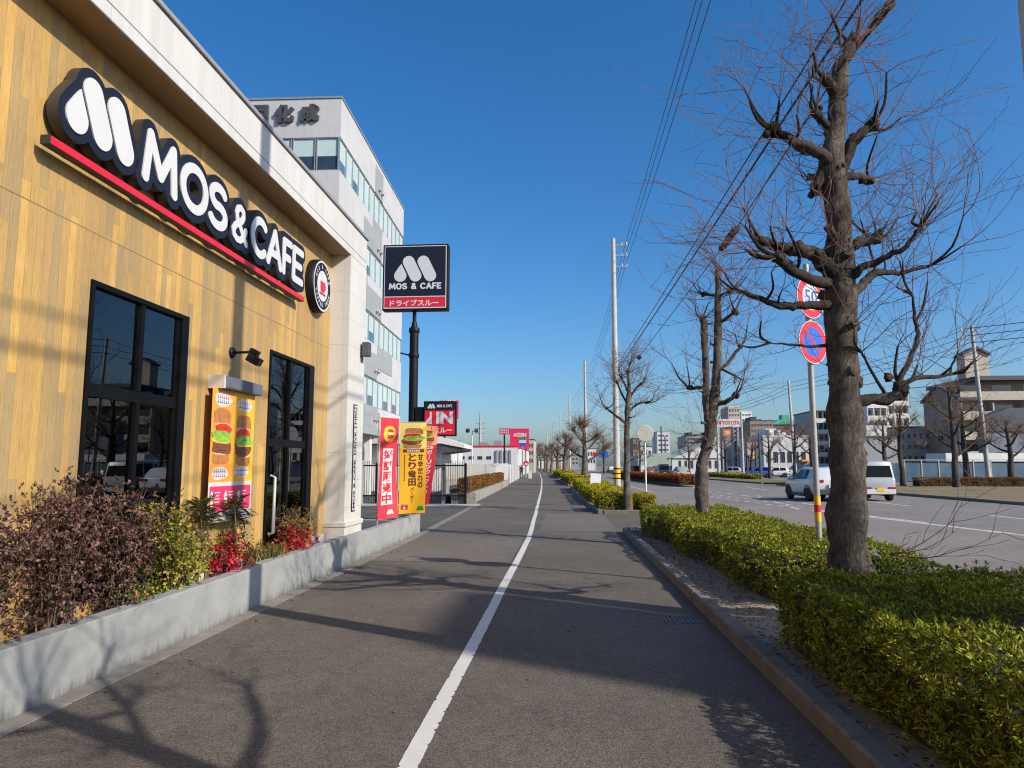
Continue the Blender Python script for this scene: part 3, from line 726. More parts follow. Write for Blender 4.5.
# --- round emblem sign
cy_, cz_, R_ = 10.82, 4.45, .425
t = thing('round_sign', 'round navy and white drum sign with a red cup beside the large name sign', 'sign', (-3.9, cy_, cz_))
m = MB(); m.lathe([(R_, -4.0), (R_, -3.885), (R_ - .02, -3.868)], (0, cy_, cz_), 'X', 40); m.build('drum', 'black_metal', t)
def disc(m, r0, r1, x, n=40):
    a = [2 * math.pi * i / n for i in range(n)]
    vs = [(x, cy_ + r0 * math.cos(q), cz_ + r0 * math.sin(q)) for q in a] + [(x, cy_ + r1 * math.cos(q), cz_ + r1 * math.sin(q)) for q in a]
    if r0 == 0: m.add(vs[n:], [tuple(range(n))])
    else: m.add(vs, [(i, (i + 1) % n, n + (i + 1) % n, n + i) for i in range(n)])
m = MB(); disc(m, .375, R_ - .02, -3.864); disc(m, 0, .245, -3.864); m.build('white_face', 'sign_white', t)
m = MB(); disc(m, .246, .374, -3.865); m.build('navy_ring', 'sign_navy', t)
m = MB()
def arc_text(word, r, a0, a1, inv=False):
    for i, c in enumerate(word):
        if c == ' ': continue
        q = math.radians(a0 + (a1 - a0) * (i + .5) / len(word))
        ca, sa = (math.sin(q), math.cos(q))
        s_ = -1 if inv else 1
        def fn(a, b, d, q=q): return (-3.861, cy_ + math.cos(q) * (r + s_ * b) + s_ * math.sin(q) * a, cz_ + math.sin(q) * (r + s_ * b) - s_ * math.cos(q) * a)
        text_into(m, c, fn, -.022, -.03, h=.062, w=.045, bold=.03)
arc_text('MOS & CAFE', .31, 165, 15); arc_text('COFFEE TIME', .31, 195, 345, True); m.build('ring_text', 'sign_white', t)
m = MB(); f = fy(-3.859)
m.prism([(cy_ - .09, cz_ - .09), (cy_ + .07, cz_ - .09), (cy_ + .09, cz_ + .07), (cy_ - .11, cz_ + .07)], f, 0, .004)
m.prism([(cy_ - .14, cz_ - .14), (cy_ + .12, cz_ - .14), (cy_ + .12, cz_ - .112), (cy_ - .14, cz_ - .112)], f, 0, .004)
for i in range(10):
    a, b_ = [math.radians(-80 + 160 * (i + k) / 10) for k in (0, 1)]
    m.add([f(cy_ + .08 + .05 * math.cos(q) * g, cz_ - .005 + .05 * math.sin(q) * g, .003) for q, g in ((a, 1), (b_, 1), (b_, .6), (a, .6))], [(0, 1, 2, 3)])
m.build('cup_emblem', 'sign_red', t)
# --- wall spotlight over the poster
t = thing('wall_spotlight', 'small black spotlight on a thin arm above the burger poster', 'lamp', (XF, 8.15, 2.95))
m = MB(); m.lathe([(.065, XF), (.065, XF + .025), (.05, XF + .035)], (0, 8.13, 2.95), 'X', 20); m.build('wall_plate', 'black_metal', t)
m = MB(); m.tube([(XF + .03, 8.13, 2.95), (XF + .22, 8.08, 2.945), (XF + .34, 7.98, 2.93)], .016, 8); m.build('arm', 'black_metal', t)
m = MB(); m.box((-3.72, 7.88, 2.79), (-3.57, 8.10, 2.88), (.1, .5, .25), bev=.012); m.box((-3.70, 7.91, 2.885), (-3.60, 8.07, 2.96), (.1, .5, .25), bev=.01); m.build('lamp_head', 'black_metal', t)
# --- roller poster
XP = -3.88
t = thing('roller_poster', 'tall hanging poster of two burgers under a grey case beside the glass door', 'poster', (XP, 8, 1))
m = MB(); m.box((XF + .004, 7.65, 2.47), (XP + .09, 8.58, 2.61), bev=.02); m.m = 1; m.box((XF + .002, 7.605, 2.465), (XP + .07, 7.648, 2.615)); m.build('case', ['blue_grey_metal', 'plinth'], t)
BG = (7.50, 8.56, .98, 2.475)
m = MB(); mid = 8.03
m.m = 0; m.box((XP - .002, BG[0], 1.42), (XP, mid, BG[3])); m.m = 1; m.box((XP - .002, mid, 1.42), (XP, BG[1], BG[3])); m.m = 2; m.box((XP - .002, BG[0], .98), (XP, BG[1], 1.42))
m.m = 3; m.box((XP, BG[0] + .03, 1.10), (XP + .001, BG[1] - .03, 1.375))
sh = m.build('printed_sheet', ['print_orange', 'banner_yellow', 'sign_white', 'print_pink'], t)
def lump(m, fn, cx, cz, a, b, d, seed, n=26, amp=.1, sq=1):
    S = lambda q: math.copysign(abs(q) ** sq, q)
    m.add([fn(cx, cz, d)] + [fn(cx + a * S(math.cos(q)) * (1 + amp * math.sin(3 * q + seed) + amp * .6 * math.sin(7 * q + seed * 2)), cz + b * S(math.sin(q)) * (1 + amp * math.cos(4 * q + seed)), d) for q in [2 * math.pi * i / n for i in range(n)]], [(0, 1 + i, 1 + (i + 1) % n) for i in range(n)])
def burger(m, fn, cx, cz, w, h, k=0, e=.0012):
    """printed burger: bun, tomato, lettuce, patty, bun (material slots 0-6)"""
    for j, (mi, dz, hh, ww) in enumerate(((0, .34, .34, .96), (1, .20, .10, .92), (0, -.40, .22, .92), (1, -.29, .10, .9), (4, -.18, .26, 1.02), (5, -.07, .10, 1.0), (3, .02, .19, 1.08), (2, .14, .17, .86), (3, .06, .08, .7), (2, .20, .08, .5), (4, -.22, .08, .6))):
        m.m = mi; lump(m, fn, cx + (.04 * w * math.sin(j * 2.1 + k)), cz + dz * h, w * ww / 2, h * hh * .62, e * (j + 1), j + k, amp=.04 if mi < 2 else .09, sq=.62)
BM = ['bun', 'bun_edge', 'tomato', 'lettuce', 'patty', 'cheese', 'sign_white', 'sign_red', 'print_brown']
m = MB(); f = fy(XP)
burger(m, f, 7.75, 1.93, .42, .58, 0); burger(m, f, 8.29, 1.90, .40, .56, 3)
m.m = 6
for cx, cz, a, b_, s in ((7.75, 2.35, .2, .085, 1), (8.29, 2.33, .2, .08, 4), (7.74, 1.52, .19, .075, 2), (8.28, 1.53, .19, .07, 5)): lump(m, f, cx, cz, a, b_, .0005, s, amp=.08)
rr = random.Random(4)
for cx, cz in ((7.75, 2.35), (8.29, 2.33), (7.74, 1.52), (8.28, 1.53)):      # small print too small to read: strokes only
    for row in (-1, 1):
        for i in range(6):
            m.m = 7 if (row > 0) == (cz > 2) else 8; x = cx - .14 + i * .048; z = cz + row * .026 - .018
            m.add([f(x, z, .001), f(x + .036, z + .005 * rr.random(), .001), f(x + .034, z + .012, .001), f(x, z + .01, .001)], [(0, 1, 2, 3)]); m.add([f(x + .012, z, .0011), f(x + .022, z, .0011), f(x + .022, z + .036, .0011), f(x + .012, z + .036, .0011)], [(0, 1, 2, 3)])
for i in range(3):
    cx = 7.62 + i * .32; m.m = 6; lump(m, f, cx - .04, 1.23, .04, .09, .002, i); m.m = 1; lump(m, f, cx - .04, 1.20, .03, .05, .003, i + 2)
    m.m = 6
    for k in range(4): z = 1.30 - k * .035; m.add([f(cx + .03, z, .002), f(cx + .15 - .02 * (k % 2), z, .002), f(cx + .15 - .02 * (k % 2), z + .012, .002), f(cx + .03, z + .012, .002)], [(0, 1, 2, 3)])
m.build('print', BM, sh)
m = MB(); m.cyl((XP, 7.48, .985), (XP, 8.58, .985), .014); m.build('bottom_rod', 'galvanised', t)
# --- narrow sign with lettering running up the white pillar
t = thing('pillar_sign', 'narrow white sign with a column of dark lettering on the white pillar', 'sign', (XO, 12.1, 1.7))
m = MB(); m.m = 0; m.box((XO - .004, 11.965, .83), (XO + .012, 12.145, 2.66)); m.m = 1; m.box((XO + .012, 11.985, .85), (XO + .014, 12.125, 2.64)); m.build('board', ['black_metal', 'sign_white'], t)
m = MB(); text_into(m, 'MOS & CAFE  DRIVE THRU', lambda a, b, d: (XO + .0155, 12.105 - b, .88 + a), 0, 0, w=1.73, h=.10, bold=.035); m.build('lettering', 'black_metal', t)
t = thing('wall_speaker', 'small dark grey box lamp high on the edge of the white pillar', 'lamp', (XO, 12.35, 3.6))
m = MB(); m.box((XO + .03, 12.26, 3.55), (XO + .16, 12.42, 3.80), bev=.015); m.build('housing', 'dark_metal', t)
m = MB(); m.box((XO - .004, 12.31, 3.46), (XO + .03, 12.37, 3.74)); m.build('bracket', 'dark_metal', t)
# ------------------------------------------------------------------ planter
t = thing('planter', 'long low pale concrete planter wall along the foot of the cafe', 'planter', (-3.6, 5, 0))
m = MB(); y = -6.0
while y < 17.1:
    e_ = min(17.15, y + 4.63); m.box((-3.70, y + .003, -.05), (-3.535, e_ - .003, .455 + .012 * math.sin(y)), bev=.012); y = e_
m.box((-3.98, 16.98, -.05), (-3.702, 17.15, .44), bev=.012); m.box((-4.0, 12.65, -.05), (-3.86, 16.97, .36)); m.build('wall', 'planter_concrete', t)
m = MB(); m.grid(lambda x, y: (x, y, .36 + .04 * noise.noise(Vector((x * 4, y * 3, 0)))), yr(-4.0, -3.70, 4), yr(-6, 12.6, 60)); m.grid(lambda x, y: (x, y, .33), (-3.86, -3.70), (12.62, 16.97)); m.build('soil_bed', 'soil', t)
# ------------------------------------------------------------------ hedges and shrubs
def whorls(P, Nn, rng, k, ln, wd, spread=1.0, up=.6):
    """k leaves round every shoot tip"""
    n = len(P)
    ax = Nn * .7 + np.array([0, 0, up]) + rng.normal(0, .42, (n, 3)); ax /= np.linalg.norm(ax, axis=1, keepdims=True)
    t1 = np.cross(ax, np.array([.31, .77, .2])); t1 /= np.linalg.norm(t1, axis=1, keepdims=True); t2 = np.cross(ax, t1)
    PP = []; DD = []; UU = []
    ph = rng.uniform(0, 6.28, n)
    for j in range(k):
        a = ph + 6.283 * j / k + rng.normal(0, .25, n); th = np.clip(rng.normal(.95 * spread, .28, n), .15, 1.7)
        rad = t1 * np.cos(a)[:, None] + t2 * np.sin(a)[:, None]
        DD.append(ax * np.cos(th)[:, None] + rad * np.sin(th)[:, None]); UU.append(ax * np.sin(th)[:, None] - rad * np.cos(th)[:, None] + 1e-4)
        PP.append(P + rng.normal(0, ln * .12, (n, 3)) - ax * (ln * .25 * rng.uniform(0, 1, n))[:, None])
    P2, D2, U2 = np.concatenate(PP), np.concatenate(DD), np.concatenate(UU)
    m = len(P2); s = rng.uniform(.65, 1.2, m)
    return P2, D2, U2, ln * s, wd * s
def nz(P, f=1.7, s=0): return np.array([noise.noise(Vector((p[0] * f + s, p[1] * f, p[2] * f))) for p in P])
def hedge(label, xl, xr, y0, y1, zb, zt, mat, dens=330, k=6, ln=.034, wd=.014, seed=1, group=None, name='clipped_hedge', cat='hedge', rough=.05, coarse=False):
    """clipped hedge between xl(y) and xr(y): dark twiggy core under a shell of leafy shoots"""
    rng = np.random.default_rng(seed)
    ym = (y0 + y1) / 2
    t = thing(name, label, cat, ((xl(ym) + xr(ym)) / 2, ym, zb), group)
    ins = .10 if zt - zb < .9 and not coarse else .07
    ny = max(4, int((y1 - y0) / .25)) if not coarse else max(3, int((y1 - y0) / 3))
    m = MB(); prof = [(0, 0), (0, .8), (.12, 1), (.5, 1), (.88, 1), (1, .8), (1, 0)]
    m.grid(lambda y, q: (xl(y) + ins + (xr(y) - xl(y) - 2 * ins) * prof[q][0] + .03 * noise.noise(Vector((y * 2, q, seed))), min(max(y, y0 + ins), y1 - ins), zb + (zt - zb - ins) * prof[q][1] + (.04 * noise.noise(Vector((y * 1.6, q * .7, seed))) if prof[q][1] else -.02)), yr(y0, y1, ny), range(7))
    n0 = len(m.v)
    m.add([m.v[i] for i in range(7)], [tuple(range(6, -1, -1))]); m.add([m.v[n0 - 7 + i] for i in range(7)], [tuple(range(7))])
    m.build('twiggy_core', 'hedge_core', t)
    wm = xr(ym) - xl(ym); hh = zt - zb; ly = y1 - y0
    A = {'top': wm * ly, 'l': hh * ly, 'r': hh * ly * .6, 'n': hh * wm, 'f': hh * wm * .6}
    Ps, Ns = [], []
    for side, a in A.items():
        n = int(a * dens * (1 if side in ('top',) else 1.25))
        u, v = rng.uniform(0, 1, n), rng.uniform(0, 1, n)
        yy = y0 + ly * u
        XL = np.array([xl(q) for q in yy]); XR = np.array([xr(q) for q in yy])
        if side == 'top': P = np.stack([XL + (XR - XL) * v, yy, np.full(n, zt)], 1); Nn = np.tile([0, 0, 1.], (n, 1))
        elif side in 'lr': P = np.stack([XL if side == 'l' else XR, yy, zb + hh * v ** .8], 1); Nn = np.tile([-1. if side == 'l' else 1., 0, 0], (n, 1))
        else:
            ye = y0 if side == 'n' else y1; P = np.stack([xl(ye) + (xr(ye) - xl(ye)) * u, np.full(n, ye), zb + hh * v ** .8], 1); Nn = np.tile([0, -1. if side == 'n' else 1., 0], (n, 1))
        # rounded shoulders: pull in near the upper edges
        if side != 'top':
            q = np.clip((P[:, 2] - zt + .14) / .14, 0, 1); P -= Nn * (q ** 2 * .07)[:, None]
        else:
            q = np.minimum(np.minimum(P[:, 0] - XL, XR - P[:, 0]), np.minimum(yy - y0, y1 - yy)); P[:, 2] -= np.clip(1 - q / .14, 0, 1) ** 2 * .07
        d = nz(P, 1.6, seed) * rough + nz(P, 5.5, seed + 9) * rough * .7 - np.abs(rng.normal(0, .03, n)) + (rng.uniform(0, 1, n) < .06) * rng.uniform(0, .06, n)
        gap = nz(P, 2.6, seed + 4) > (.50 if side == 'top' else .38)
        d = np.where(gap, d - .07, d)
        P = P + Nn * d[:, None]
        keep = ~(gap & (rng.uniform(0, 1, n) < .55))
        Ps.append(P[keep]); Ns.append(Nn[keep])
    P = np.concatenate(Ps); Nn = np.concatenate(Ns)
    o = leaf_mesh('foliage', *whorls(P, Nn, rng, k, ln, wd, .8 if not coarse else 1.0, .95), mat, t)
    m = MB(); r3 = random.Random(seed)
    if not coarse:
        for i in range(int(ly * 7)):
            y = r3.uniform(y0 + .1, y1 - .1); x = xl(y) + r3.uniform(.05, .3); m.tube([(x + .1, y, zb - .04), (x + .04, y + r3.uniform(-.08, .08), zb + .15), (x, y + r3.uniform(-.15, .15), zb + .36)], [.009, .006, .003], 4, False)
        m.build('stems', 'stem', t)
    return t
k_ = lambda a: (lambda y: kx(y) + a)
hedge('near clipped azalea hedge at the path corner, half sunlit yellow and half shaded', lambda y: kx(y) + .30 + .02 * math.sin(y * 2), k_(2.38), 1.9, 6.45, .10, .70, 'azalea_leaf', 640, 7, .043, .0125, 1, 'azalea hedges between the path and the road', rough=.085)
hedge('long yellow green azalea hedge around the slim double stemmed tree', lambda y: kx(y) + .82 - .047 * (y - 7.5) + .06 * math.sin(y * 1.9), lambda y: kx(y) + 2.36, 8.1, 17.25, .10, .67, 'azalea_leaf', 430, 6, .042, .0150, 2, 'azalea hedges between the path and the road', rough=.08)
hedge('dark green azalea bush beside the road just behind the thick near trunk', lambda y: kx(y) + 1.75, lambda y: kx(y) + 2.42, 6.95, 8.5, .10, .60, 'azalea_green', 420, 6, .034, .014, 6, 'azalea hedges between the path and the road')
hedge('short block of clipped azalea in front of the tree behind the drive', k_(.12), k_(1.22), 25.0, 27.2, .08, .66, 'olive_hedge', 330, 5, .05, .024, 3, 'azalea hedges between the path and the road')
hedge('small clipped azalea tuft on the road side of the tree behind the drive', k_(1.50), k_(2.1), 25.1, 27.0, .08, .62, 'olive_hedge', 330, 5, .05, .024, 4, 'azalea hedges between the path and the road')
hedge('low olive azalea hedge between the drive and the white marker pole', k_(.2), k_(1.75), 29.5, 39.8, .08, .66, 'olive_hedge', 150, 5, .07, .034, 5, 'azalea hedges between the path and the road')
hedge('olive azalea hedge along the path beside the banded utility pole', k_(.2), k_(1.9), 40.6, 51.4, .08, .72, 'olive_hedge', 130, 5, .08, .04, 7, 'azalea hedges between the path and the road')
hedge('distant olive azalea hedge under the second bare tree beyond the utility pole', k_(.2), k_(2.0), 59, 83, .08, .78, 'olive_hedge', 60, 5, .12, .06, 8, 'azalea hedges between the path and the road', coarse=True)
hedge('far thin olive hedge strip running beside the path towards the horizon', k_(.3), k_(2.0), 91, 129, .08, .9, 'olive_hedge', 26, 5, .18, .09, 9, 'azalea hedges between the path and the road', coarse=True)
hedge('clipped rusty brown hedge on the low wall beyond the black fence', lambda y: -4.40 + off(y), lambda y: -3.86 + off(y), 31.2, 57, .42, 1.06, 'rust_hedge', 150, 5, .07, .035, 10, name='brown_hedge')
hedge('rust red clipped hedge on the road median', lambda y: 8.75 + (y - 56) * -.055, lambda y: 10.2 + (y - 56) * -.055, 56.6, 100, .16, .86, 'red_hedge', 50, 5, .12, .06, 11, name='median_hedge', coarse=True)
hedge('dark red hedge across the verge under the bare trees by the blue fence', lambda y: 26 + (y - 55) * 0, lambda y: 41, 55.2, 56.4, .10, .74, 'rust_hedge', 130, 5, .07, .035, 13, name='verge_hedge', coarse=True)
hedge('low green hedge on the far verge below the pylon sign', lambda y: 23.2 + off(y), lambda y: 24.4 + off(y), 84, 106, .10, .6, 'olive_hedge', 22, 5, .2, .1, 14, name='verge_hedge', coarse=True)
# fallen leaves round the hedges: nobody could count them
rng = np.random.default_rng(3); n = 1500
yy = rng.uniform(2, 17.5, n); xx = np.array([kx(y) for y in yy]) + .17 + np.abs(rng.normal(0, .2, n)) + (rng.uniform(0, 1, n) < .3) * .3
P = np.stack([xx, yy, .098 + rng.uniform(0, .012, n)], 1); yy2 = rng.uniform(2.5, 16, 60); sd = np.where(rng.uniform(0, 1, 60) < .6, -3.33 + np.abs(rng.normal(0, .12, 60)), rng.uniform(-3, 1.5, 60))
P = np.concatenate([P, np.stack([sd, yy2, np.full(60, .012)], 1)]); n = len(P); D_ = rng.normal(0, 1, (n, 3)); D_[:, 2] *= .15
tag(leaf_mesh('leaf_litter', P, D_, np.tile([0, 0, 1.], (n, 1)) + rng.normal(0, .3, (n, 3)), rng.uniform(.025, .055, n), rng.uniform(.015, .03, n), 'dead_leaf'), 'scattered dry brown leaves on the soil and along the kerb', 'leaves', kind='stuff')
def shrub(name, label, cat, c, r, z0, z1, n, mat, ln, wd, seed, stems=14, k=4, group=None, tall=0, top=None):
    """loose bush: arching stems, shoots of leaves thick in the crown, ragged outline"""
    rng = np.random.default_rng(seed); r3 = random.Random(seed)
    t = thing(name, label, cat, (c[0], c[1], z0), group)
    m = MB(); tips = []
    for i in range(stems):
        a = r3.uniform(0, 6.283); q = math.sqrt(r3.random()); hgt = (z1 - z0) * r3.uniform(.6, 1.0 + tall)
        if top: hgt *= top(c[1] + math.sin(a) * r[1] * q)
        p0 = Vector((c[0] + r3.uniform(-.06, .06), c[1] + r3.uniform(-.15, .15), z0 - .03)); p2 = Vector((c[0] + math.cos(a) * r[0] * q, c[1] + math.sin(a) * r[1] * q, z0 + hgt))
        p1 = p0.lerp(p2, .5) + Vector((math.cos(a) * -.04, math.sin(a) * -.1, hgt * .12))
        pts = [p0 * (1 - s) ** 2 + p1 * 2 * s * (1 - s) + p2 * s * s for s in (0, .25, .5, .75, 1)]
        m.tube(pts, [.008, .007, .005, .004, .002], 4, False); tips += [(pts, hgt)]
    m.build('stems', 'stem', t)
    P = []; Nn = []
    per = max(1, n // stems)
    for pts, h_ in tips:
        for j in range(per):
            s = r3.random() ** .62 * .999 * 4; i = int(s); p = pts[i].lerp(pts[i + 1], s - i)
            dv = Vector((r3.gauss(0, 1), r3.gauss(0, 1), r3.gauss(0, .7))); sp = .11 * (1.25 - s / 5) + .03
            q = p + dv * sp; q.z = max(q.z, z0 + .02); q.x = min(max(q.x, -3.96), -3.60 if q.z < z0 + .14 else -3.5)
            P.append(q[:]); Nn.append((dv.normalized())[:])
    leaf_mesh('foliage', *whorls(np.array(P), np.array(Nn), rng, k, ln, wd, 1.15, .3), mat, t)
    return t
shrub('purple_shrub', 'purple leaved shrub at the left edge, nearest in the planter', 'shrub', (-3.78, 4.35, .38), (.34, .55), .38, 1.36, 1150, 'purple_leaf', .034, .021, 21, 24, 4, 'purple shrubs in the planter')
shrub('purple_shrub', 'tall purple brown shrub with ragged shoots against the tan planks', 'shrub', (-3.80, 5.15, .38), (.32, .48), .38, 1.48, 1200, 'purple_leaf', .034, .021, 22, 26, 4, 'purple shrubs in the planter', .12)
shrub('purple_shrub', 'purple shrub standing in front of the tall black framed window', 'shrub', (-3.80, 5.95, .38), (.30, .45), .38, 1.38, 1050, 'purple_leaf', .034, .021, 23, 24, 4, 'purple shrubs in the planter', .1)
shrub('yellow_shrub', 'yellow green leafy shrub below the right half of the window', 'shrub', (-3.78, 6.72, .38), (.28, .58), .38, 1.40, 820, 'yellow_leaf', .044, .027, 24, 20, 4, None, .06, lambda y: 1.0 - .62 * max(0, min(1, (y - 6.25) / .95)))
shrub('red_nandina', 'bright red low nandina in the planter below the burger poster', 'shrub', (-3.78, 7.75, .38), (.18, .42), .38, .76, 230, 'red_leaf', .05, .026, 25, 13, 4, 'red nandinas in the planter')
shrub('red_nandina', 'compact bright red nandina below the glass door', 'shrub', (-3.76, 9.75, .38), (.16, .26), .38, .72, 260, 'red_leaf', .045, .026, 26, 10, 4, 'red nandinas in the planter')
shrub('bronze_nandina', 'feathery bronze nandina in front of the glass door', 'shrub', (-3.84, 9.95, .38), (.16, .38), .38, 1.0, 330, 'bronze_leaf', .05, .014, 27, 12, 4, 'bronze nandinas in the planter')
shrub('bronze_nandina', 'thin bronze nandina below the bottom edge of the burger poster', 'shrub', (-3.86, 8.05, .38), (.1, .28), .38, .95, 130, 'bronze_leaf', .05, .018, 28, 8, 4, 'bronze nandinas in the planter')
shrub('green_shrub', 'small fresh green sprig at the planter edge under the purple shrubs', 'shrub', (-3.66, 5.95, .40), (.1, .16), .40, .62, 90, 'azalea_green', .034, .022, 29, 6, 4)
shrub('low_ground_shrub', 'low dull green undergrowth between the red nandinas', 'shrub', (-3.80, 9.0, .38), (.15, .6), .38, .60, 200, 'bronze_leaf', .05, .016, 30, 10, 4)
def mahonia(label, c, h, seed):
    """cane with a rosette of narrow pinnate leaves"""
    r3 = random.Random(seed); t = thing('mahonia_plant', label, 'plant', (*c, .38), 'mahonias with narrow leaflets')
    m = MB(); P = []; D_ = []; U = []
    for s in range(2):
        x, y = c[0] + r3.uniform(-.03, .05), c[1] + s * .12; z = h - s * .14
        m.tube([(x, y, .36), (x + .02, y + .03, (z + .4) / 2), (x, y, z)], [.014, .011, .009], 5)
        for i in range(15):
            a = i * 2.4 + r3.uniform(-.2, .2); el = r3.uniform(-.1, .9); ln = r3.uniform(.2, .32)
            d = Vector((math.cos(a) * math.cos(el) * .6, math.sin(a) * math.cos(el), math.sin(el)))
            pts = [Vector((x, y, z)) + d * ln * q + Vector((0, 0, -.12 * (q * ln / .3) ** 2)) for q in (0, .33, .66, 1)]
            m.tube(pts, [.004, .003, .002, .001], 3, False)
            sd = d.cross(Vector((0, 0, 1))).normalized()
            for q in range(2, 11):
                f = q / 10; p = pts[min(2, int(f * 3))].lerp(pts[min(3, int(f * 3) + 1)], f * 3 - min(2, int(f * 3)))
                for sg_ in (-1, 1):
                    P.append(p[:]); D_.append((sd * sg_ + d * .7 + Vector((0, 0, r3.uniform(-.2, .2))))[:]); U.append((0, 0, 1))
    m.build('cane', 'stem', t); n = len(P)
    leaf_mesh('foliage', P, D_, U, np.full(n, .085), np.full(n, .011), 'palm_leaf', t)
mahonia('narrow leaved mahonia between the window and the burger poster', (-3.84, 7.32), 1.16, 1)
mahonia('narrow leaved mahonia in front of the pink foot of the burger poster', (-3.82, 7.92), 1.14, 2)
t = thing('grass_tuft', 'pale tuft of stiff grass blades in the planter before the door', 'plant', (-3.76, 8.75, .38))
P = []; D_ = []; r3 = random.Random(9)
for i in range(150): P.append((-3.78 + r3.uniform(-.08, .08), 8.75 + r3.gauss(0, .2), .36)); D_.append((r3.gauss(0, .3), r3.gauss(0, .35), 1))
n = len(P); leaf_mesh('foliage', P, D_, np.tile([1., .2, .1], (n, 1)), np.array([r3.uniform(.15, .34) for _ in range(n)]), np.full(n, .016), 'blade_leaf', t)
# ------------------------------------------------------------------ bare pollarded trees
def shoot(mb, p, d, ln, r, r3, depth=0, lift=.75, n=7, sides=3):
    """one season's shoot: thin, gently arching, with a few side twigs"""
    p = Vector(p); d = Vector(d).normalized(); st = ln / n; pts = [p.copy()]; rad = [r]
    ax = Vector((r3.gauss(0, .1), r3.gauss(0, .1), lift * .10))
    for i in range(n):
        d = (d + ax + Vector((r3.gauss(0, .13), r3.gauss(0, .13), r3.gauss(0, .10)))).normalized(); p = p + d * st; pts.append(p.copy()); rad.append(max(.0018, r * (1 - .8 * (i + 1) / n)))
        if depth > 0 and i >= 1 and r3.random() < .62:
            sd = (d + Vector((r3.gauss(0, .75), r3.gauss(0, .75), r3.gauss(.1, .5)))).normalized()
            shoot(mb, p, sd, ln * r3.uniform(.25, .5), r * .6, r3, depth - 1, lift, 4, sides)
    mb.tube(pts, rad, sides, False, True)
def tuft(mb, p, d, num, ln, r, r3, spread=.9, depth=1, lift=.5):
    for i in range(num):
        v = (Vector(d).normalized() + Vector((r3.gauss(0, spread), r3.gauss(0, spread), r3.gauss(0.1, spread * .7)))).normalized()
        shoot(mb, p, v, ln * r3.uniform(.5, 1.15), r * r3.uniform(.7, 1.15), r3, depth, lift)
def smooth_path(pts, k=4):
    pts = [Vector(p) for p in pts]; out = []
    for i in range(len(pts) - 1):
        a = pts[max(0, i - 1)]; b = pts[i]; c = pts[i + 1]; d = pts[min(len(pts) - 1, i + 2)]
        for s in range(k):
            t = s / k
            out.append(.5 * ((2 * b) + (c - a) * t + (2 * a - 5 * b + 4 * c - d) * t * t + (3 * b - a - 3 * c + d) * t ** 3))
    out.append(pts[-1]); return out
def radii(ra, n): 
    out = []; m = len(ra) - 1
    for i in range(n):
        f = i / (n - 1) * m; j = min(m - 1, int(f)); out.append(ra[j] + (ra[j + 1] - ra[j]) * (f - j))
    return out
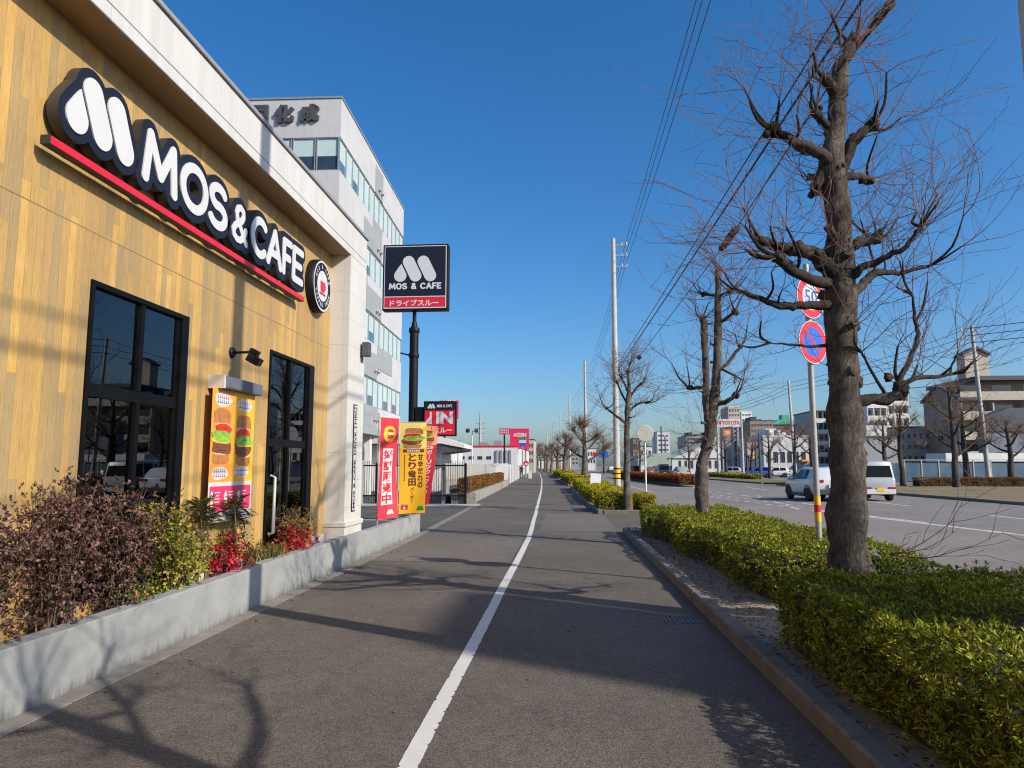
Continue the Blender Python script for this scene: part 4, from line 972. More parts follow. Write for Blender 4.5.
def survey_tree(label, Y, base, trunk, limbs, seed, group, tw=1.0, twr=.0055, extra=()):
    """a tree surveyed from the photograph: stems and limbs as (u, v, depth offset, radius)"""
    r3 = random.Random(seed)
    t = thing('bare_street_tree', label, 'tree', (base[0], base[1], .08), group)
    P3 = lambda q: at_y(q[0], q[1], Y + q[2])
    tw_m = MB()
    for ti, st in enumerate(trunk):
        pts = ([Vector((base[0], base[1], -.1))] if ti == 0 else []) + [P3(q) for q in st]; ra = ([st[0][3] * 1.45] if ti == 0 else []) + [q[3] for q in st]
        sp = smooth_path(pts, 9); m = MB(); m.tube(sp, radii(ra, len(sp)), 26, bumpy=.27, seed=seed)
        for i in range(30 if ti == 0 else 5):
            j = r3.randrange(4, len(sp) - 1); rr_ = radii(ra, len(sp))[j]; a = r3.uniform(0, 6.28)
            m.blob(sp[j] + Vector((math.cos(a), math.sin(a), 0)) * rr_ * .86, rr_ * r3.uniform(.16, .32), i + seed, .5, 2, (1, 1, 1.3))
        for i in range(12 if ti == 0 else 4):      # short cut stubs
            j = r3.randrange(len(sp) // 3, len(sp) - 1); a = r3.uniform(0, 6.28); rr_ = radii(ra, len(sp))[j]; dd_ = Vector((math.cos(a), math.sin(a), r3.uniform(-.1, .6))).normalized()
            q0 = sp[j] + dd_ * rr_ * .6; q1 = sp[j] + dd_ * (rr_ + r3.uniform(.03, .14)); m.tube([q0, q0.lerp(q1, .6), q1], [rr_ * .34, rr_ * .26, rr_ * .30], 9, bumpy=.3, seed=i)
            for q in range(int(3 * tw)): shoot(tw_m, q1, dd_ + Vector((r3.gauss(0, .5), r3.gauss(0, .5), r3.gauss(.3, .3))), r3.uniform(.4, 1.1), twr * .85, r3, 1)
        m.build('trunk', 'bark', t)
        for i in range(int(14 * tw)):
            j = r3.randrange(len(sp) // 3, len(sp)); a = r3.uniform(0, 6.283); d = Vector((math.cos(a), math.sin(a), r3.uniform(.1, .9)))
            shoot(tw_m, sp[j] + d * .03, d, r3.uniform(.3, 1.0), twr * .8, r3, 1)
    for li, (pts, kn, dens, ln) in enumerate(limbs):
        w = [P3(q) + Vector((r3.gauss(0, .35), r3.gauss(0, .35), r3.gauss(0, .35))) * q[3] * (0 if i_ == 0 else 1) for i_, q in enumerate(pts)]; ra = [q[3] * .84 for q in pts]; sp = smooth_path(w, 5)
        for i_ in range(1, len(sp) - 1): sp[i_] = sp[i_] + Vector((r3.gauss(0, .16), r3.gauss(0, .16), r3.gauss(0, .16))) * ra[0] * .8; rs = radii(ra, len(sp))
        m = MB(); m.tube(sp, rs, 10, bumpy=.2, seed=li + seed)
        d = (sp[-1] - sp[-3]).normalized()
        if kn:
            m.blob(sp[-1], kn, li + seed, .45)
            for q in range(2): m.blob(sp[-1] + Vector((r3.gauss(0, .6), r3.gauss(0, .6), r3.gauss(0, .6))) * kn, kn * .55, li + q * 7, .5)
            for i in range(1, len(sp) - 2, 3):
                if r3.random() < .6: m.blob(sp[i] + Vector((r3.gauss(0, .5), r3.gauss(0, .5), r3.gauss(0, .5))) * rs[i], rs[i] * .75, i + li, .5, 1)
        for q in range((4 if dens > 6 else 2) if twr < .006 else 2):       # last year's wood between the limb and the new shoots
            j = len(sp) - 1 if q < 2 else r3.randrange(len(sp) // 2, len(sp)); v = (d * .8 + Vector((r3.gauss(0, .6), r3.gauss(0, .6), r3.gauss(.35, .4)))).normalized(); l2 = ln * r3.uniform(.18, .4)
            e1 = sp[j] + v * l2 * .5 + Vector((r3.gauss(0, .03), r3.gauss(0, .03), 0)); e2 = sp[j] + v * l2 + Vector((0, 0, l2 * .25)); r_b = max(twr * 2.2, rs[-1] * .38)
            m.tube(smooth_path([sp[j], e1, e2], 3), radii([r_b * 1.25, r_b, r_b * .6], 7), 6, bumpy=.25, seed=q)
            tuft(tw_m, e2, v + Vector((0, 0, .3)), max(2, int(dens * tw * .28)), ln * .85, twr, r3, .55)
        m.build('limb', 'bark_dark', t)
        tuft(tw_m, sp[-1], d, int(dens * tw * .5), ln, twr, r3)
        for i in range(int(dens * tw * .6)):
            j = r3.randrange(len(sp) // 3, len(sp)); v = (d * .5 + Vector((r3.gauss(0, .8), r3.gauss(0, .8), r3.gauss(.35, .6))))
            shoot(tw_m, sp[j], v, ln * r3.uniform(.35, 1.0), twr * .9, r3, 1)
    for a, b, num, ln in extra:
        for i in range(num): shoot(tw_m, a, Vector(b) + Vector((r3.gauss(0, .4), r3.gauss(0, .4), r3.gauss(0, .3))), ln * r3.uniform(.5, 1.2), twr, r3, 1)
    tw_m.build('twigs', 'twig', t)
    return t
TG = 'bare pollarded street trees along the path'
T1Y = 7.4
survey_tree('thick knobbly bare tree nearest the camera, its trunk hiding part of the road signs', T1Y, (2.93, 7.4), [[(848, 555, 0, .188), (848, 470, 0, .162), (845, 400, 0, .158), (841, 320, 0, .148), (839, 270, 0, .148), (838, 210, 0, .122), (833, 172, 0, .132), (834, 140, 0, .102), (838, 105, 0, .095), (841, 66, 0, .08)]],
    [([(832, 165, 0, .085), (815, 150, -.1, .075), (795, 138, -.15, .06), (774, 128, -.2, .05)], .075, 11, 1.15),
     ([(826, 168, 0, .09), (816, 190, -.05, .07)], .07, 6, .8),
     ([(840, 175, .1, .08), (849, 152, .1, .07), (857, 138, .1, .06), (872, 126, .15, .05)], .07, 10, 1.2),
     ([(842, 178, .1, .06), (857, 175, .2, .05), (869, 179, .3, .045)], .06, 7, 1.0),
     ([(840, 66, 0, .085), (848, 50, .05, .075), (852, 46, .1, .06)], .08, 16, 1.25),
     ([(838, 100, 0, .07), (824, 78, -.1, .06)], .06, 8, 1.0),
     ([(830, 128, 0, .05), (818, 112, -.2, .04)], .05, 7, 1.0),
     ([(832, 277, 0, .11), (820, 256, -.15, .09), (800, 248, -.3, .075), (786, 250, -.35, .06), (762, 240, -.45, .045)], .06, 12, 1.2),
     ([(832, 285, 0, .08), (800, 268, -.5, .06), (778, 258, -.8, .05)], .055, 10, 1.2),
     ([(834, 304, 0, .07), (805, 307, -.15, .05), (785, 306, -.2, .045), (764, 300, -.25, .035), (742, 291, -.3, .022)], 0, 7, 1.0),
     ([(850, 246, 0, .07), (862, 240, .1, .055), (879, 236, .15, .05)], .06, 9, 1.3),
     ([(846, 296, 0, .075), (862, 284, .15, .055), (875, 278, .2, .045), (900, 272, .3, .032), (930, 266, .4, .02)], 0, 11, 1.2),
     ([(844, 290, 0, .07), (860, 268, -.15, .05), (882, 258, -.25, .038), (908, 244, -.35, .028), (922, 226, -.4, .02)], 0, 11, 1.25),
     ([(852, 404, 0, .085), (868, 396, .1, .065), (884, 394, .15, .06), (899, 388, .2, .06)], .085, 6, 1.0),
     ([(896, 388, .2, .04), (906, 366, .2, .032), (918, 340, .25, .028), (915, 318, .3, .022), (911, 296, .3, .014)], 0, 8, 1.0),
     ([(898, 388, .2, .035), (914, 379, .3, .03), (936, 377, .4, .024), (954, 374, .5, .016)], 0, 9, 1.2),
     ([(884, 392, .1, .022), (872, 372, 0, .018), (862, 352, -.1, .012)], 0, 4, .9),
     ([(834, 345, 0, .025), (805, 346, -.1, .016), (770, 343, -.2, .009)], 0, 4, .8)], 5, TG, 1.1, .0056,
    [(Vector((3.1, 7.25, .75)), (1.1, -.5, .12), 5, .95), (Vector((3.08, 7.3, .5)), (1.0, -.3, .45), 3, .6)])
survey_tree('slim bare tree with two stems rising from the long hedge', 14.4, (2.77, 14.4), [[(703, 510, 0, .13), (702, 470, 0, .12), (709, 436, 0, .105), (713, 408, 0, .10), (717, 367, 0, .085), (718, 320, 0, .08), (718, 272, 0, .055)], [(709, 440, 0, .075), (706, 400, 0, .075), (706, 380, 0, .07), (704, 320, 0, .07)]],
    [([(716, 404, 0, .06), (726, 401, -.1, .05), (734, 395, -.15, .045)], .07, 8, 1.3), ([(717, 372, 0, .05), (728, 362, .2, .04), (741, 347, .3, .035)], .05, 9, 1.3),
     ([(718, 324, 0, .045), (727, 318, -.1, .04), (736, 312, -.2, .035)], .07, 10, 1.2), ([(718, 296, 0, .035), (704, 294, .2, .03)], .05, 8, 1.2), ([(718, 296, 0, .03), (730, 292, -.2, .025)], .05, 8, 1.2),
     ([(706, 387, 0, .045), (696, 388, .1, .04), (690, 388, .2, .035)], .06, 10, 1.4), ([(717, 367, 0, .03), (736, 376, -.3, .02)], 0, 5, 1.1), ([(704, 322, 0, .05), (703, 318, 0, .05)], .06, 10, 1.1), ([(718, 275, 0, .04), (718, 270, 0, .04)], .05, 12, 1.1)], 11, TG, 1.15, .0068)
survey_tree('mid sized bare tree beside the blank round sign', 24.9, (2.12, 24.9), [[(627, 500, 0, .12), (627, 470, 0, .115), (627, 430, 0, .10), (628, 405, 0, .095), (629, 385, 0, .06), (627, 370, 0, .045)]],
    [([(627, 424, 0, .06), (616, 414, -.2, .05), (606, 408, -.3, .04)], .05, 9, 1.2), ([(628, 412, 0, .06), (638, 404, .2, .045), (647, 402, .3, .04)], .06, 10, 1.2), ([(628, 402, 0, .05), (634, 391, 0, .04), (640, 384, 0, .04)], .06, 10, 1.1),
     ([(628, 405, 0, .05), (621, 392, .2, .04), (617, 382, .3, .03)], .05, 10, 1.2), ([(628, 392, 0, .04), (622, 378, -.3, .03)], .05, 9, 1.1), ([(628, 374, 0, .03), (630, 364, 0, .03)], .05, 14, 1.1)], 13, TG, 1.8, .008)
def pollard(label, x, y, h, seed, tw=1.0, twr=.01, limbs=7, r0=.15, group=TG, z0=.05, leaves=0, mat='bark', fork=None):
    """a bare pollard of the same kind"""
    r3 = random.Random(seed); t = thing('bare_street_tree', label, 'tree', (x, y, z0), group)
    fk = h * (fork or r3.uniform(.4, .5)); tw_m = MB(); sway = lambda: Vector((r3.gauss(0, .06), r3.gauss(0, .06), 0))
    pts = smooth_path([(x, y, -.1), Vector((x, y, fk * .5)) + sway(), Vector((x, y, fk)) + sway(), Vector((x, y, h * .85)) + sway() * 2], 4)
    m = MB(); rs = radii([r0 * 1.35, r0, r0 * .9, r0 * .4], len(pts)); m.tube(pts, rs, 12, bumpy=.15, seed=seed)
    m.build('trunk', mat, t); P = []
    for i in range(limbs):
        a = i * 2.4 + r3.uniform(-.4, .4); z = fk * .85 + (h * .85 - fk * .85) * i / limbs; ln = (h - z) * .3 + .4 + r3.uniform(0, .4); d = Vector((math.cos(a), math.sin(a), r3.uniform(.3, .9))).normalized()
        j = min(range(len(pts)), key=lambda q: abs(pts[q].z - z)); p0 = pts[j]
        sp = smooth_path([p0, p0 + d * ln * .5 + Vector((0, 0, -.05)), p0 + d * ln + Vector((0, 0, .12))], 4)
        m = MB(); m.tube(sp, radii([rs[j] * .55, rs[j] * .4, rs[j] * .3], len(sp)), 7, bumpy=.2, seed=i); m.blob(sp[-1], rs[j] * .5, i + seed, .4, 1); m.build('limb', mat, t)
        tuft(tw_m, sp[-1], d + Vector((0, 0, .4)), int(9 * tw), h * .16 + .3, twr, r3); P.append(sp[-1])
        for q in range(int(5 * tw)): shoot(tw_m, sp[r3.randrange(3, len(sp))], d + Vector((r3.gauss(0, .6), r3.gauss(0, .6), .6)), h * .15, twr * .9, r3, 1)
    tuft(tw_m, pts[-1], (0, 0, 1), int(14 * tw), h * .17, twr, r3, .5)
    tw_m.build('twigs', 'twig', t)
    if leaves:
        rng = np.random.default_rng(seed); Q = np.array([(p + Vector((r3.gauss(0, .35), r3.gauss(0, .35), r3.gauss(.1, .25))))[:] for p in P for _ in range(leaves)])
        leaf_mesh('foliage', *whorls(Q, rng.normal(0, 1, Q.shape), rng, 4, .12, .07), 'sparse_leaf', t)
    return t
pollard('bare tree out of frame behind the camera that shades the path corner', 2.75, 1.2, 5.3, 31, 1.3, .007, 9, .125, fork=.5)
pollard('short bushy bare tree beyond the utility pole, with a low crooked limb', 1.45, 60, 5.6, 32, 4.0, .017, 8, .26)
pollard('bare tree in the far row, directly left of the short bushy one', -.25, 95, 6.2, 33, 3.0, .02, 7, .28)
pollard('far bare tree along the path beside a thin pole', -3.2, 150, 6.6, 34, 1.8, .026, 6, .3)
pollard('slender far bare tree at the vanishing end of the row', -6.2, 200, 7.5, 35, 1.4, .034, 6, .3)
pollard('dark bare tree on the verge before the brown flats, with wide limbs', at_y(957, 487, 53).x, 53, 8.2, 41, 1.6, .014, 9, .21, 'bare trees across the road', .1, 16, 'bark_dark', .34)
pollard('slimmer bare tree standing just behind the wide limbed one across the road', at_y(967, 484, 60).x, 60, 7.0, 42, 1.5, .016, 7, .22, 'bare trees across the road', .1, 14, 'bark_dark')
pollard('bare tree with a few leaves on the verge beside the white van', at_y(903, 485, 57).x, 57, 6.6, 43, 1.6, .014, 8, .18, 'bare trees across the road', .1, 18, 'bark_dark')
pollard('small bare tree on the verge in front of the white shop hall', at_y(796, 477, 70).x, 70, 6.2, 44, 1.4, .018, 7, .16, 'bare trees across the road', .1, 0, 'bark_dark')

for i, (y, x, h) in enumerate(((125, -1.6, 6.2), (178, -4.9, 7.0), (250, -9.2, 10), (320, -13, 12), (400, -18, 13))):
    pollard(['bare tree between the third and fourth far trees of the row', 'bare tree crowding the fourth utility pole', 'tiny bare tree low over the path end', 'hazy bare tree crown closing the end of the path', 'faintest bare tree at the very end of the path'][i], x, y, h, 50 + i, 1.2, .02 + .00008 * y, 6, .3)
for i, (u, y, h) in enumerate(((604, 150, 7.5), (640, 140, 7), (690, 118, 6), (727, 104, 6), (752, 100, 5.5), (770, 96, 6), (886, 66, 6), (1012, 58, 5.5), (812, 84, 6))):
    pollard(['far bare tree by the dark blue signboard', 'bare tree behind the blank round sign', 'bare tree before the white gabled hall', 'bare tree at the foot of the dealer pylon', 'bare tree at the foot of the pink billboard', 'bare tree before the bright blue car', 'leafy bare tree directly above the van', 'bare tree at the right edge by the blue grey hall', 'bare tree just left of the near trunk across the road'][i], at_y(u, 476, y).x, y, h, 70 + i, 1.5, .012 + .0001 * y, 7, .2, 'bare trees across the road', .1, 10 if i in (6, 7) else 0, 'bark_dark')
# ------------------------------------------------------------------ utility poles and cables
UP = 'concrete utility poles along the path'
def utility_pole(label, x, y, h, r=.19, band=True, group=UP, arms=((-.9, 0), (-1.6, 0), (-2.3, 0)), side=1, box=False, lean=0, mat='pole_concrete', low=None):
    t = thing('utility_pole', label, 'utility pole', (x, y, 0), group)
    tp = Vector((x + lean, y, h)); m = MB(); m.tube([(x, y, -.2), tp], [r, r * .62], 14); m.build('pole', mat, t)
    for i, (dz, _) in enumerate(arms):
        m = MB(); z = h + dz; cx = x + lean * z / h
        m.box((cx - .1 if side > 0 else cx - .95, y - .04, z - .04), (cx + .95 if side > 0 else cx + .1, y + .04, z + .04)); m.cyl((cx + side * .55, y, z + .04), (cx + side * .55, y, z + .2), .045, .03, 8); m.cyl((cx + side * .85, y, z + .04), (cx + side * .85, y, z + .2), .045, .03, 8)
        m.build('crossarm', 'galvanised', t)
    if low:
        m = MB()
        for z in low: m.box((x - .1, y - .05, z - .03), (x + .95, y + .05, z + .03)); m.cyl((x, y, z - .14), (x, y, z + .14), r * .95, n=14)
        m.build('cable_bracket', 'galvanised', t)
    if band:
        m = MB(); m.m = 0; m.cyl((x, y, .75), (x, y, 1.55), r * 1.03, r * 1.0, 14); m.m = 1
        for z in (.85, 1.15, 1.45): m.cyl((x, y, z - .06), (x, y, z + .02), r * 1.045, r * 1.04, 14)
        m.build('warning_band', ['yellow_band', 'black_metal'], t)
    m = MB()
    for i in range(int((h - 3) / .9) if band or group != UP else 0):
        z = 2.6 + i * .9; cx = x + lean * z / h; s = 1 if i % 2 else -1; rr_ = r * (1 - .38 * z / h); m.cyl((cx + s * rr_, y, z), (cx + s * (rr_ + .12), y, z), .012, n=5)
    if m.v: m.build('step_bolt', 'dark_metal', t)
    if box:
        m = MB(); m.lathe([(.01, -.5), (.2, -.48), (.22, .45), (.1, .5)], (x + lean * .8 + side * .45, y, h - 3.4), n=14); m.build('transformer', 'galvanised', t)
    return t
utility_pole('tall concrete utility pole just out of frame beside the nearest hedge', 3.03, 4.40, 16.4, .165, False, arms=((-.45, 0), (-1.15, 0), (-1.9, 0)))
utility_pole('tall white concrete utility pole with a yellow and black band near the path', 3.14, 45.5, 16.4, .22, arms=((-.45, 0), (-1.15, 0), (-1.9, 0)), low=(8.87,))
utility_pole('second white utility pole in the row, right behind the short bushy tree', 2.5, 95, 15.6, .22, arms=((-.6, 0), (-1.5, 0)), low=(8.3,))
utility_pole('third utility pole in the row, thin and grey with two crossarms', .6, 145, 15.8, .22, arms=((-.6, 0), (-3.3, 0)))
utility_pole('fourth utility pole in the row, faint above the far trees', -1.7, 195, 16, .22, arms=((-.6, 0), (-2.0, 0)))
utility_pole('fifth utility pole in the row, tiny in the distance', -4.9, 250, 17, .22, arms=((-.6, 0), (-2.0, 0)))
utility_pole('farthest utility pole, a hairline at the vanishing point', -8.5, 310, 18, .25, arms=((-.6, 0),))
AR = 'utility poles across the road'
utility_pole('leaning pale utility pole standing before the brown flats', at_y(989, 478, 60).x, 60, 13.0, .2, False, AR, ((-.4, 0), (-1.0, 0)), -1, False, at_y(972, 334, 60).x - at_y(989, 478, 60).x)
utility_pole('utility pole with crossarms in front of the white shop hall', at_y(796, 476, 80).x, 80, 11.0, .18, False, AR, ((-.3, 0), (-.9, 0)), -1, False, -.35)
for i, (u, y, v) in enumerate(((717, 100, 424), (721, 112, 428), (741, 96, 412), (746, 105, 436), (755, 110, 440), (759, 90, 434), (665, 160, 436), (661, 150, 426), (603, 170, 436), (655, 180, 432))):
    p = at_y(u, v, y); utility_pole(['thin grey pole at the left edge of the pylon sign', 'thin grey pole just right of the pylon sign post', 'tall thin pole at the right end of the car maker name board', 'thin dark pole left of the pink billboard', 'thin dark pole on the right of the pink billboard', 'short dark pole before the white shop hall', 'thin pole in front of the tall white block', 'thin pole left of the tall white block', 'thin pale pole right of the second row pole', 'distant thin pole beyond the median hedge'][i], p.x, y, p.z, .13 + y * .0006, False, AR, ((-.5, 0),) if i % 2 == 0 else (), 1, mat='pole_concrete' if i in (0, 2) else 'dark_metal')
def cable(label, pts, r, group, sag=.6, mat='wire'):
    m = MB(); out = []
    for a, b in zip(pts, pts[1:]):
        a, b = Vector(a), Vector(b)
        for i in range(17):
            s = i / 16; p = a.lerp(b, s); p.z -= sag * 4 * s * (1 - s); out.append(p)
    m.tube(out, r, 5, False); return tag(m.build('overhead_cable', mat), label, 'cable', group)
HG = 'high overhead cables between the utility poles'
for i, (u0, z0) in enumerate(((694, 15.97), (700, 15.3), (708, 14.6))):
    q = at_z(u0, 0, z0); B0 = Vector((3.14 + .78, 45.5, z0)); sl = (q - B0) / (q.y - 45.5)
    cable(['uppermost of the three thin cables rising to the top of the banded pole', 'middle of the three thin cables rising to the banded pole', 'lowest of the three thin cables rising to the banded pole'][i], [B0 + sl * (-30 - 45.5), B0 + sl * (4.7 - 45.5), B0, (2.5 + .78, 95, 14.9 - i * .9), (1.4, 145, 15.2 - i * 2), (-.9, 195, 15 - i)], .013, HG, .25)
LG = 'low telephone cables along the path'
for i, (u0, z0, r_, lb) in enumerate(((845, 8.98, .017, 'upper strand of the thick pair of cables crossing behind the nearest tree'), (861, 8.75, .026, 'lower strand of the thick pair of cables crossing behind the nearest tree'))):
    q = at_z(u0, 0, z0); B0 = at_z(626 + i * 1.5, 352 + i * 3, z0); sl = (q - B0) / (q.y - B0.y)
    cable(lb, [B0 + sl * (-30 - B0.y), B0 + sl * (4.7 - B0.y), B0, (2.9, 95, 8.4 - .3 * i)], r_, LG, .06)
Z3 = 7.8
c0, c1, c2, c3 = at_z(891, 3, Z3), at_z(849, 55, Z3), at_z(736, 229, Z3), at_z(722, 248, Z3); p = at_z(639, 357, Z3); c9 = c0 + (c0 - c1) * 3
cable('single cable carrying two brown sleeves through the nearest tree', [c9 + (c9 - c1) * 4, c9, c0, c1, c2, c3, p, (3.5, 45.5, 8.2)], .014, LG, .0)
for a, b, lb in ((c0, c1, 'ragged brown cable sleeve slanting above the nearest tree'), (c2, c3, 'ragged brown cable sleeve hanging left of the nearest tree')):
    m = MB(); pts = [a.lerp(b, i / 14) for i in range(15)]; m.tube(pts, [.062 if a is c0 else .095] * 15, 12, bumpy=.35, seed=3)
    r3 = random.Random(5)
    for i in range(90): q = a.lerp(b, r3.random()); m.tube([q, q + Vector((r3.gauss(0, 1), r3.gauss(0, .6), r3.gauss(0, 1))).normalized() * (.095 if a is c0 else .14)], [.006, .002], 3, False)
    tag(m.build('cable_sleeve', 'sleeve'), lb, 'sleeve', 'brown sleeves on the cable')
m = MB(); m.tube([p + Vector((-.05, -.4, 0)), p + Vector((0, -.3, -.05)), p + Vector((.02, .3, 0)), p + Vector((.04, .4, .06))], [.03, .13, .13, .03], 9); tag(m.build('cable_closure', 'wire'), 'black cable joint closure hanging near the banded pole', 'cable joint')
for i in range(3):
    cable(['top', 'middle', 'bottom'][i] + ' cable of the three running across the sky at the right edge', [(at_y(972, 334, 60).x - .3, 60, 12.8 - .6 * i), (61, 36, 13.6 - .6 * i)], .03, 'cables across the road', .3)
    cable(['top', 'middle', 'bottom'][i] + ' cable of the three between the leaning pole and the shop hall pole', [(at_y(972, 334, 60).x - .3, 60, 12.8 - .6 * i), (at_y(793, 390, 80).x, 80, 10.8 - .45 * i), (p.x + 20, 112, 10.6 - .4 * i)], .022, 'cables across the road', .4)
# ------------------------------------------------------------------ road signs
t = thing('traffic_sign', 'grey post with a round 50 speed limit sign over a blue no parking sign', 'sign', (3.175, 9.43, 0))
sx, sy = 3.175, 9.43
m = MB(); m.tube([(sx, sy, -.1), (sx, sy, 4.25)], .038, 12); m.build('pole', 'galvanised', t)
m = MB(); m.m = 0; m.cyl((sx, sy, .90), (sx, sy, 1.22), .0405, n=14); m.m = 1; m.cyl((sx, sy, 1.02), (sx, sy, 1.11), .042, n=14); m.build('reflective_band', ['yellow_band', 'sign_red'], t)
TH = math.radians(36); RX = Vector((math.cos(TH), math.sin(TH), 0)); RN = Vector((math.sin(TH), -math.cos(TH), 0))
def face(c, dd=0): return lambda a, b, d: Vector(c) + RX * a + Vector((0, 0, 1)) * b + RN * (d + dd)
def ring(m, fn, r0, r1, d, n=40):
    q = [2 * math.pi * i / n for i in range(n)]
    if r0 <= 0: m.add([fn(r1 * math.cos(a), r1 * math.sin(a), d) for a in q], [tuple(range(n))])
    else: m.add([fn(r0 * math.cos(a), r0 * math.sin(a), d) for a in q] + [fn(r1 * math.cos(a), r1 * math.sin(a), d) for a in q], [(i, (i + 1) % n, n + (i + 1) % n, n + i) for i in range(n)])
for nm, c, blue in (('speed_plate', (sx, sy, 3.80), 0), ('parking_plate', (sx, sy, 3.20), 1)):
    R0 = .285; f = face(c, .055); m = MB()
    m.m = 0; m.prism([(R0 * math.cos(2 * math.pi * i / 40), R0 * math.sin(2 * math.pi * i / 40)) for i in range(40)], f, -.012, 0); 
    m.m = 1; ring(m, f, R0 * .62 if not blue else R0 * .68, R0 * .96, .002); m.m = 2 if blue else 0
    ring(m, f, 0, R0 * (.68 if blue else .62), .0015)
    if blue:
        m.m = 1; w = .021; L_ = R0 * .69; k_2 = .7071
        m.add([f(-L_ * k_2 - w * k_2, L_ * k_2 - w * k_2, .003), f(L_ * k_2 - w * k_2, -L_ * k_2 - w * k_2, .003), f(L_ * k_2 + w * k_2, -L_ * k_2 + w * k_2, .003), f(-L_ * k_2 + w * k_2, L_ * k_2 + w * k_2, .003)], [(0, 1, 2, 3)])
    pl = m.build(nm, ['sign_white', 'sign_red', 'sign_blue'], t)
    if not blue:
        m = MB(); text_into(m, '50', f, -.125, -.095, w=.25, h=.19, bold=.012, d=.004); m.build('numerals', 'sign_blue', pl)
    m = MB(); m.box((c[0] - .05, c[1] - .04, c[2] - .14), (c[0] + .05, c[1] + .045, c[2] - .11)); m.box((c[0] - .05, c[1] - .04, c[2] + .11), (c[0] + .05, c[1] + .045, c[2] + .14)); m.build('clamp', 'galvanised', pl)
t = thing('blank_round_sign', 'round sign seen from its plain grey back on a thin white post', 'sign', (3.02, 27.9, 0))
m = MB(); m.tube([(3.02, 27.9, -.1), (3.02, 27.9, 3.02)], .035, 10); m.build('post', 'white_paint', t)
m = MB(); m.lathe([(.31, 27.84), (.325, 27.845), (.325, 27.86)], (3.02, 0, 2.86), 'Y', 24); m.build('plate', 'sign_back', t)
p0 = at_y(596, 476, 38.5); t = thing('white_board', 'plain white board leaning in the hedge by the banded utility pole', 'board', (p0.x, 38.5, .1))
m = MB(); m.box((p0.x - .30, 38.48, .62), (p0.x + .26, 38.52, 1.20), (-.2, .08, .1)); m.build('panel', 'sign_white', t); 
for x in (p0.x - .2, p0.x + .14): m = MB(); m.box((x, 38.53, .1), (x + .04, 38.57, 1.1)); m.build('leg', 'galvanised', t)
# ------------------------------------------------------------------ cafe pylon and drive-through sign
ny = lambda Yp: (lambda a, b, d: (a, Yp - d, b))       # drawing on a face that looks back down the path
PX, PY = -4.60, 21.0
t = thing('pylon_sign', 'tall black pole carrying a square navy cafe sign with a red foot band', 'sign', (PX, PY, 0))
m = MB(); m.tube([(PX, PY, -.2), (PX, PY, 5.75)], .135, 18); m.tube([(PX, PY, 5.75), (PX, PY, 5.95)], [.11, .075], 14); m.tube([(PX, PY, 5.95), (PX, PY, 6.4)], .06, 12); m.build('pole', 'black_metal', t)
m = MB(); m.lathe([(.15, 5.62), (.165, 5.65), (.165, 5.75), (.15, 5.78)], (PX, PY, 0), n=18); m.lathe([(.15, 4.86), (.16, 4.88), (.16, 4.98), (.15, 5.0)], (PX, PY, 0), n=18); m.box((PX - .42, PY - .03, 4.95), (PX - .1, PY + .03, 4.99), (0, .25, 0)); m.build('collar', 'black_metal', t)
bx0, bx1, bz0, bz1 = -5.57, -3.55, 6.30, 8.35
m = MB(); m.box((bx0, PY - .17, bz0), (bx1, PY + .17, bz1), bev=.02); bd = m.build('board', 'black_metal', t)
f = ny(PY - .172); m = MB(); m.m = 0; m.box((bx0 + .05, PY - .174, bz0 + .05), (bx1 - .05, PY - .1705, bz1 - .05)); m.m = 1; m.box((bx0 + .075, PY - .178, bz0 + .43), (bx1 - .075, PY - .1745, bz1 - .075)); m.m = 2; m.box((bx0 + .075, PY - .178, bz0 + .085), (bx1 - .075, PY - .1745, bz0 + .40)); fc = m.build('sign_face', ['sign_white', 'sign_navy', 'sign_red'], bd)
f = ny(PY - .180); S_ = .80; m = MB(); sdf_into(m, logo_sdf(0), -.1, 1.75, -.1, 1.1, .025, lambda a, b, d: f(-4.56 + (a - .82) * S_, 7.18 + b * S_, d), 0, 0); m.build('emblem', 'sign_white', bd)
m = MB(); word_sdf_into(m, 'MOS & CAFE', f, -5.37, 6.94, .20, 1.62, .14, 0, .05, .30); m.build('lettering', 'sign_white', bd)
m = MB(); text_into(m, 'ドライブスルー', f, -5.33, 6.42, w=1.5, h=.20, bold=.03); m.build('katakana', 'sign_white', bd)
t = thing('entrance_sign', 'smaller red and navy board reading IN fixed to the black pole', 'sign', (-3.77, 20.9, 2.5))
ex0, ex1, ez0, ez1, EY = -4.24, -3.26, 2.48, 3.52, 20.9
m = MB(); m.box((ex0, EY - .09, ez0), (ex1, EY + .09, ez1), bev=.015); m.box((PX + .1, EY - .05, 2.75), (ex0 + .02, EY + .05, 3.35)); b = m.build('board', 'black_metal', t)
m = MB(); m.m = 0; m.box((ex0 + .04, EY - .094, ez1 - .27), (ex1 - .04, EY - .0905, ez1 - .04)); m.m = 1; m.box((ex0 + .04, EY - .094, ez0 + .04), (ex1 - .04, EY - .0905, ez1 - .28)); m.build('sign_face', ['sign_navy', 'sign_red'], b)
f = ny(EY - .0965); m = MB(); mini_logo(m, f, ex0 + .12, ez1 - .225, .14, 0); word_sdf_into(m, 'MOS & CAFE', f, ex0 + .40, ez1 - .19, .085, .46, .15, 0, .08, .3)
text_into(m, 'IN', f, -3.86, 2.84, w=.50, h=.36, bold=.05); text_into(m, 'スルー', f, -3.93, 2.57, w=.55, h=.16, bold=.03)
m.prism([(-4.16, 2.84), (-3.99, 2.84), (-3.99, 3.20), (-4.05, 3.20), (-4.05, 3.05), (-4.16, 2.93)], f, 0, .001); m.build('lettering', 'sign_white', b)
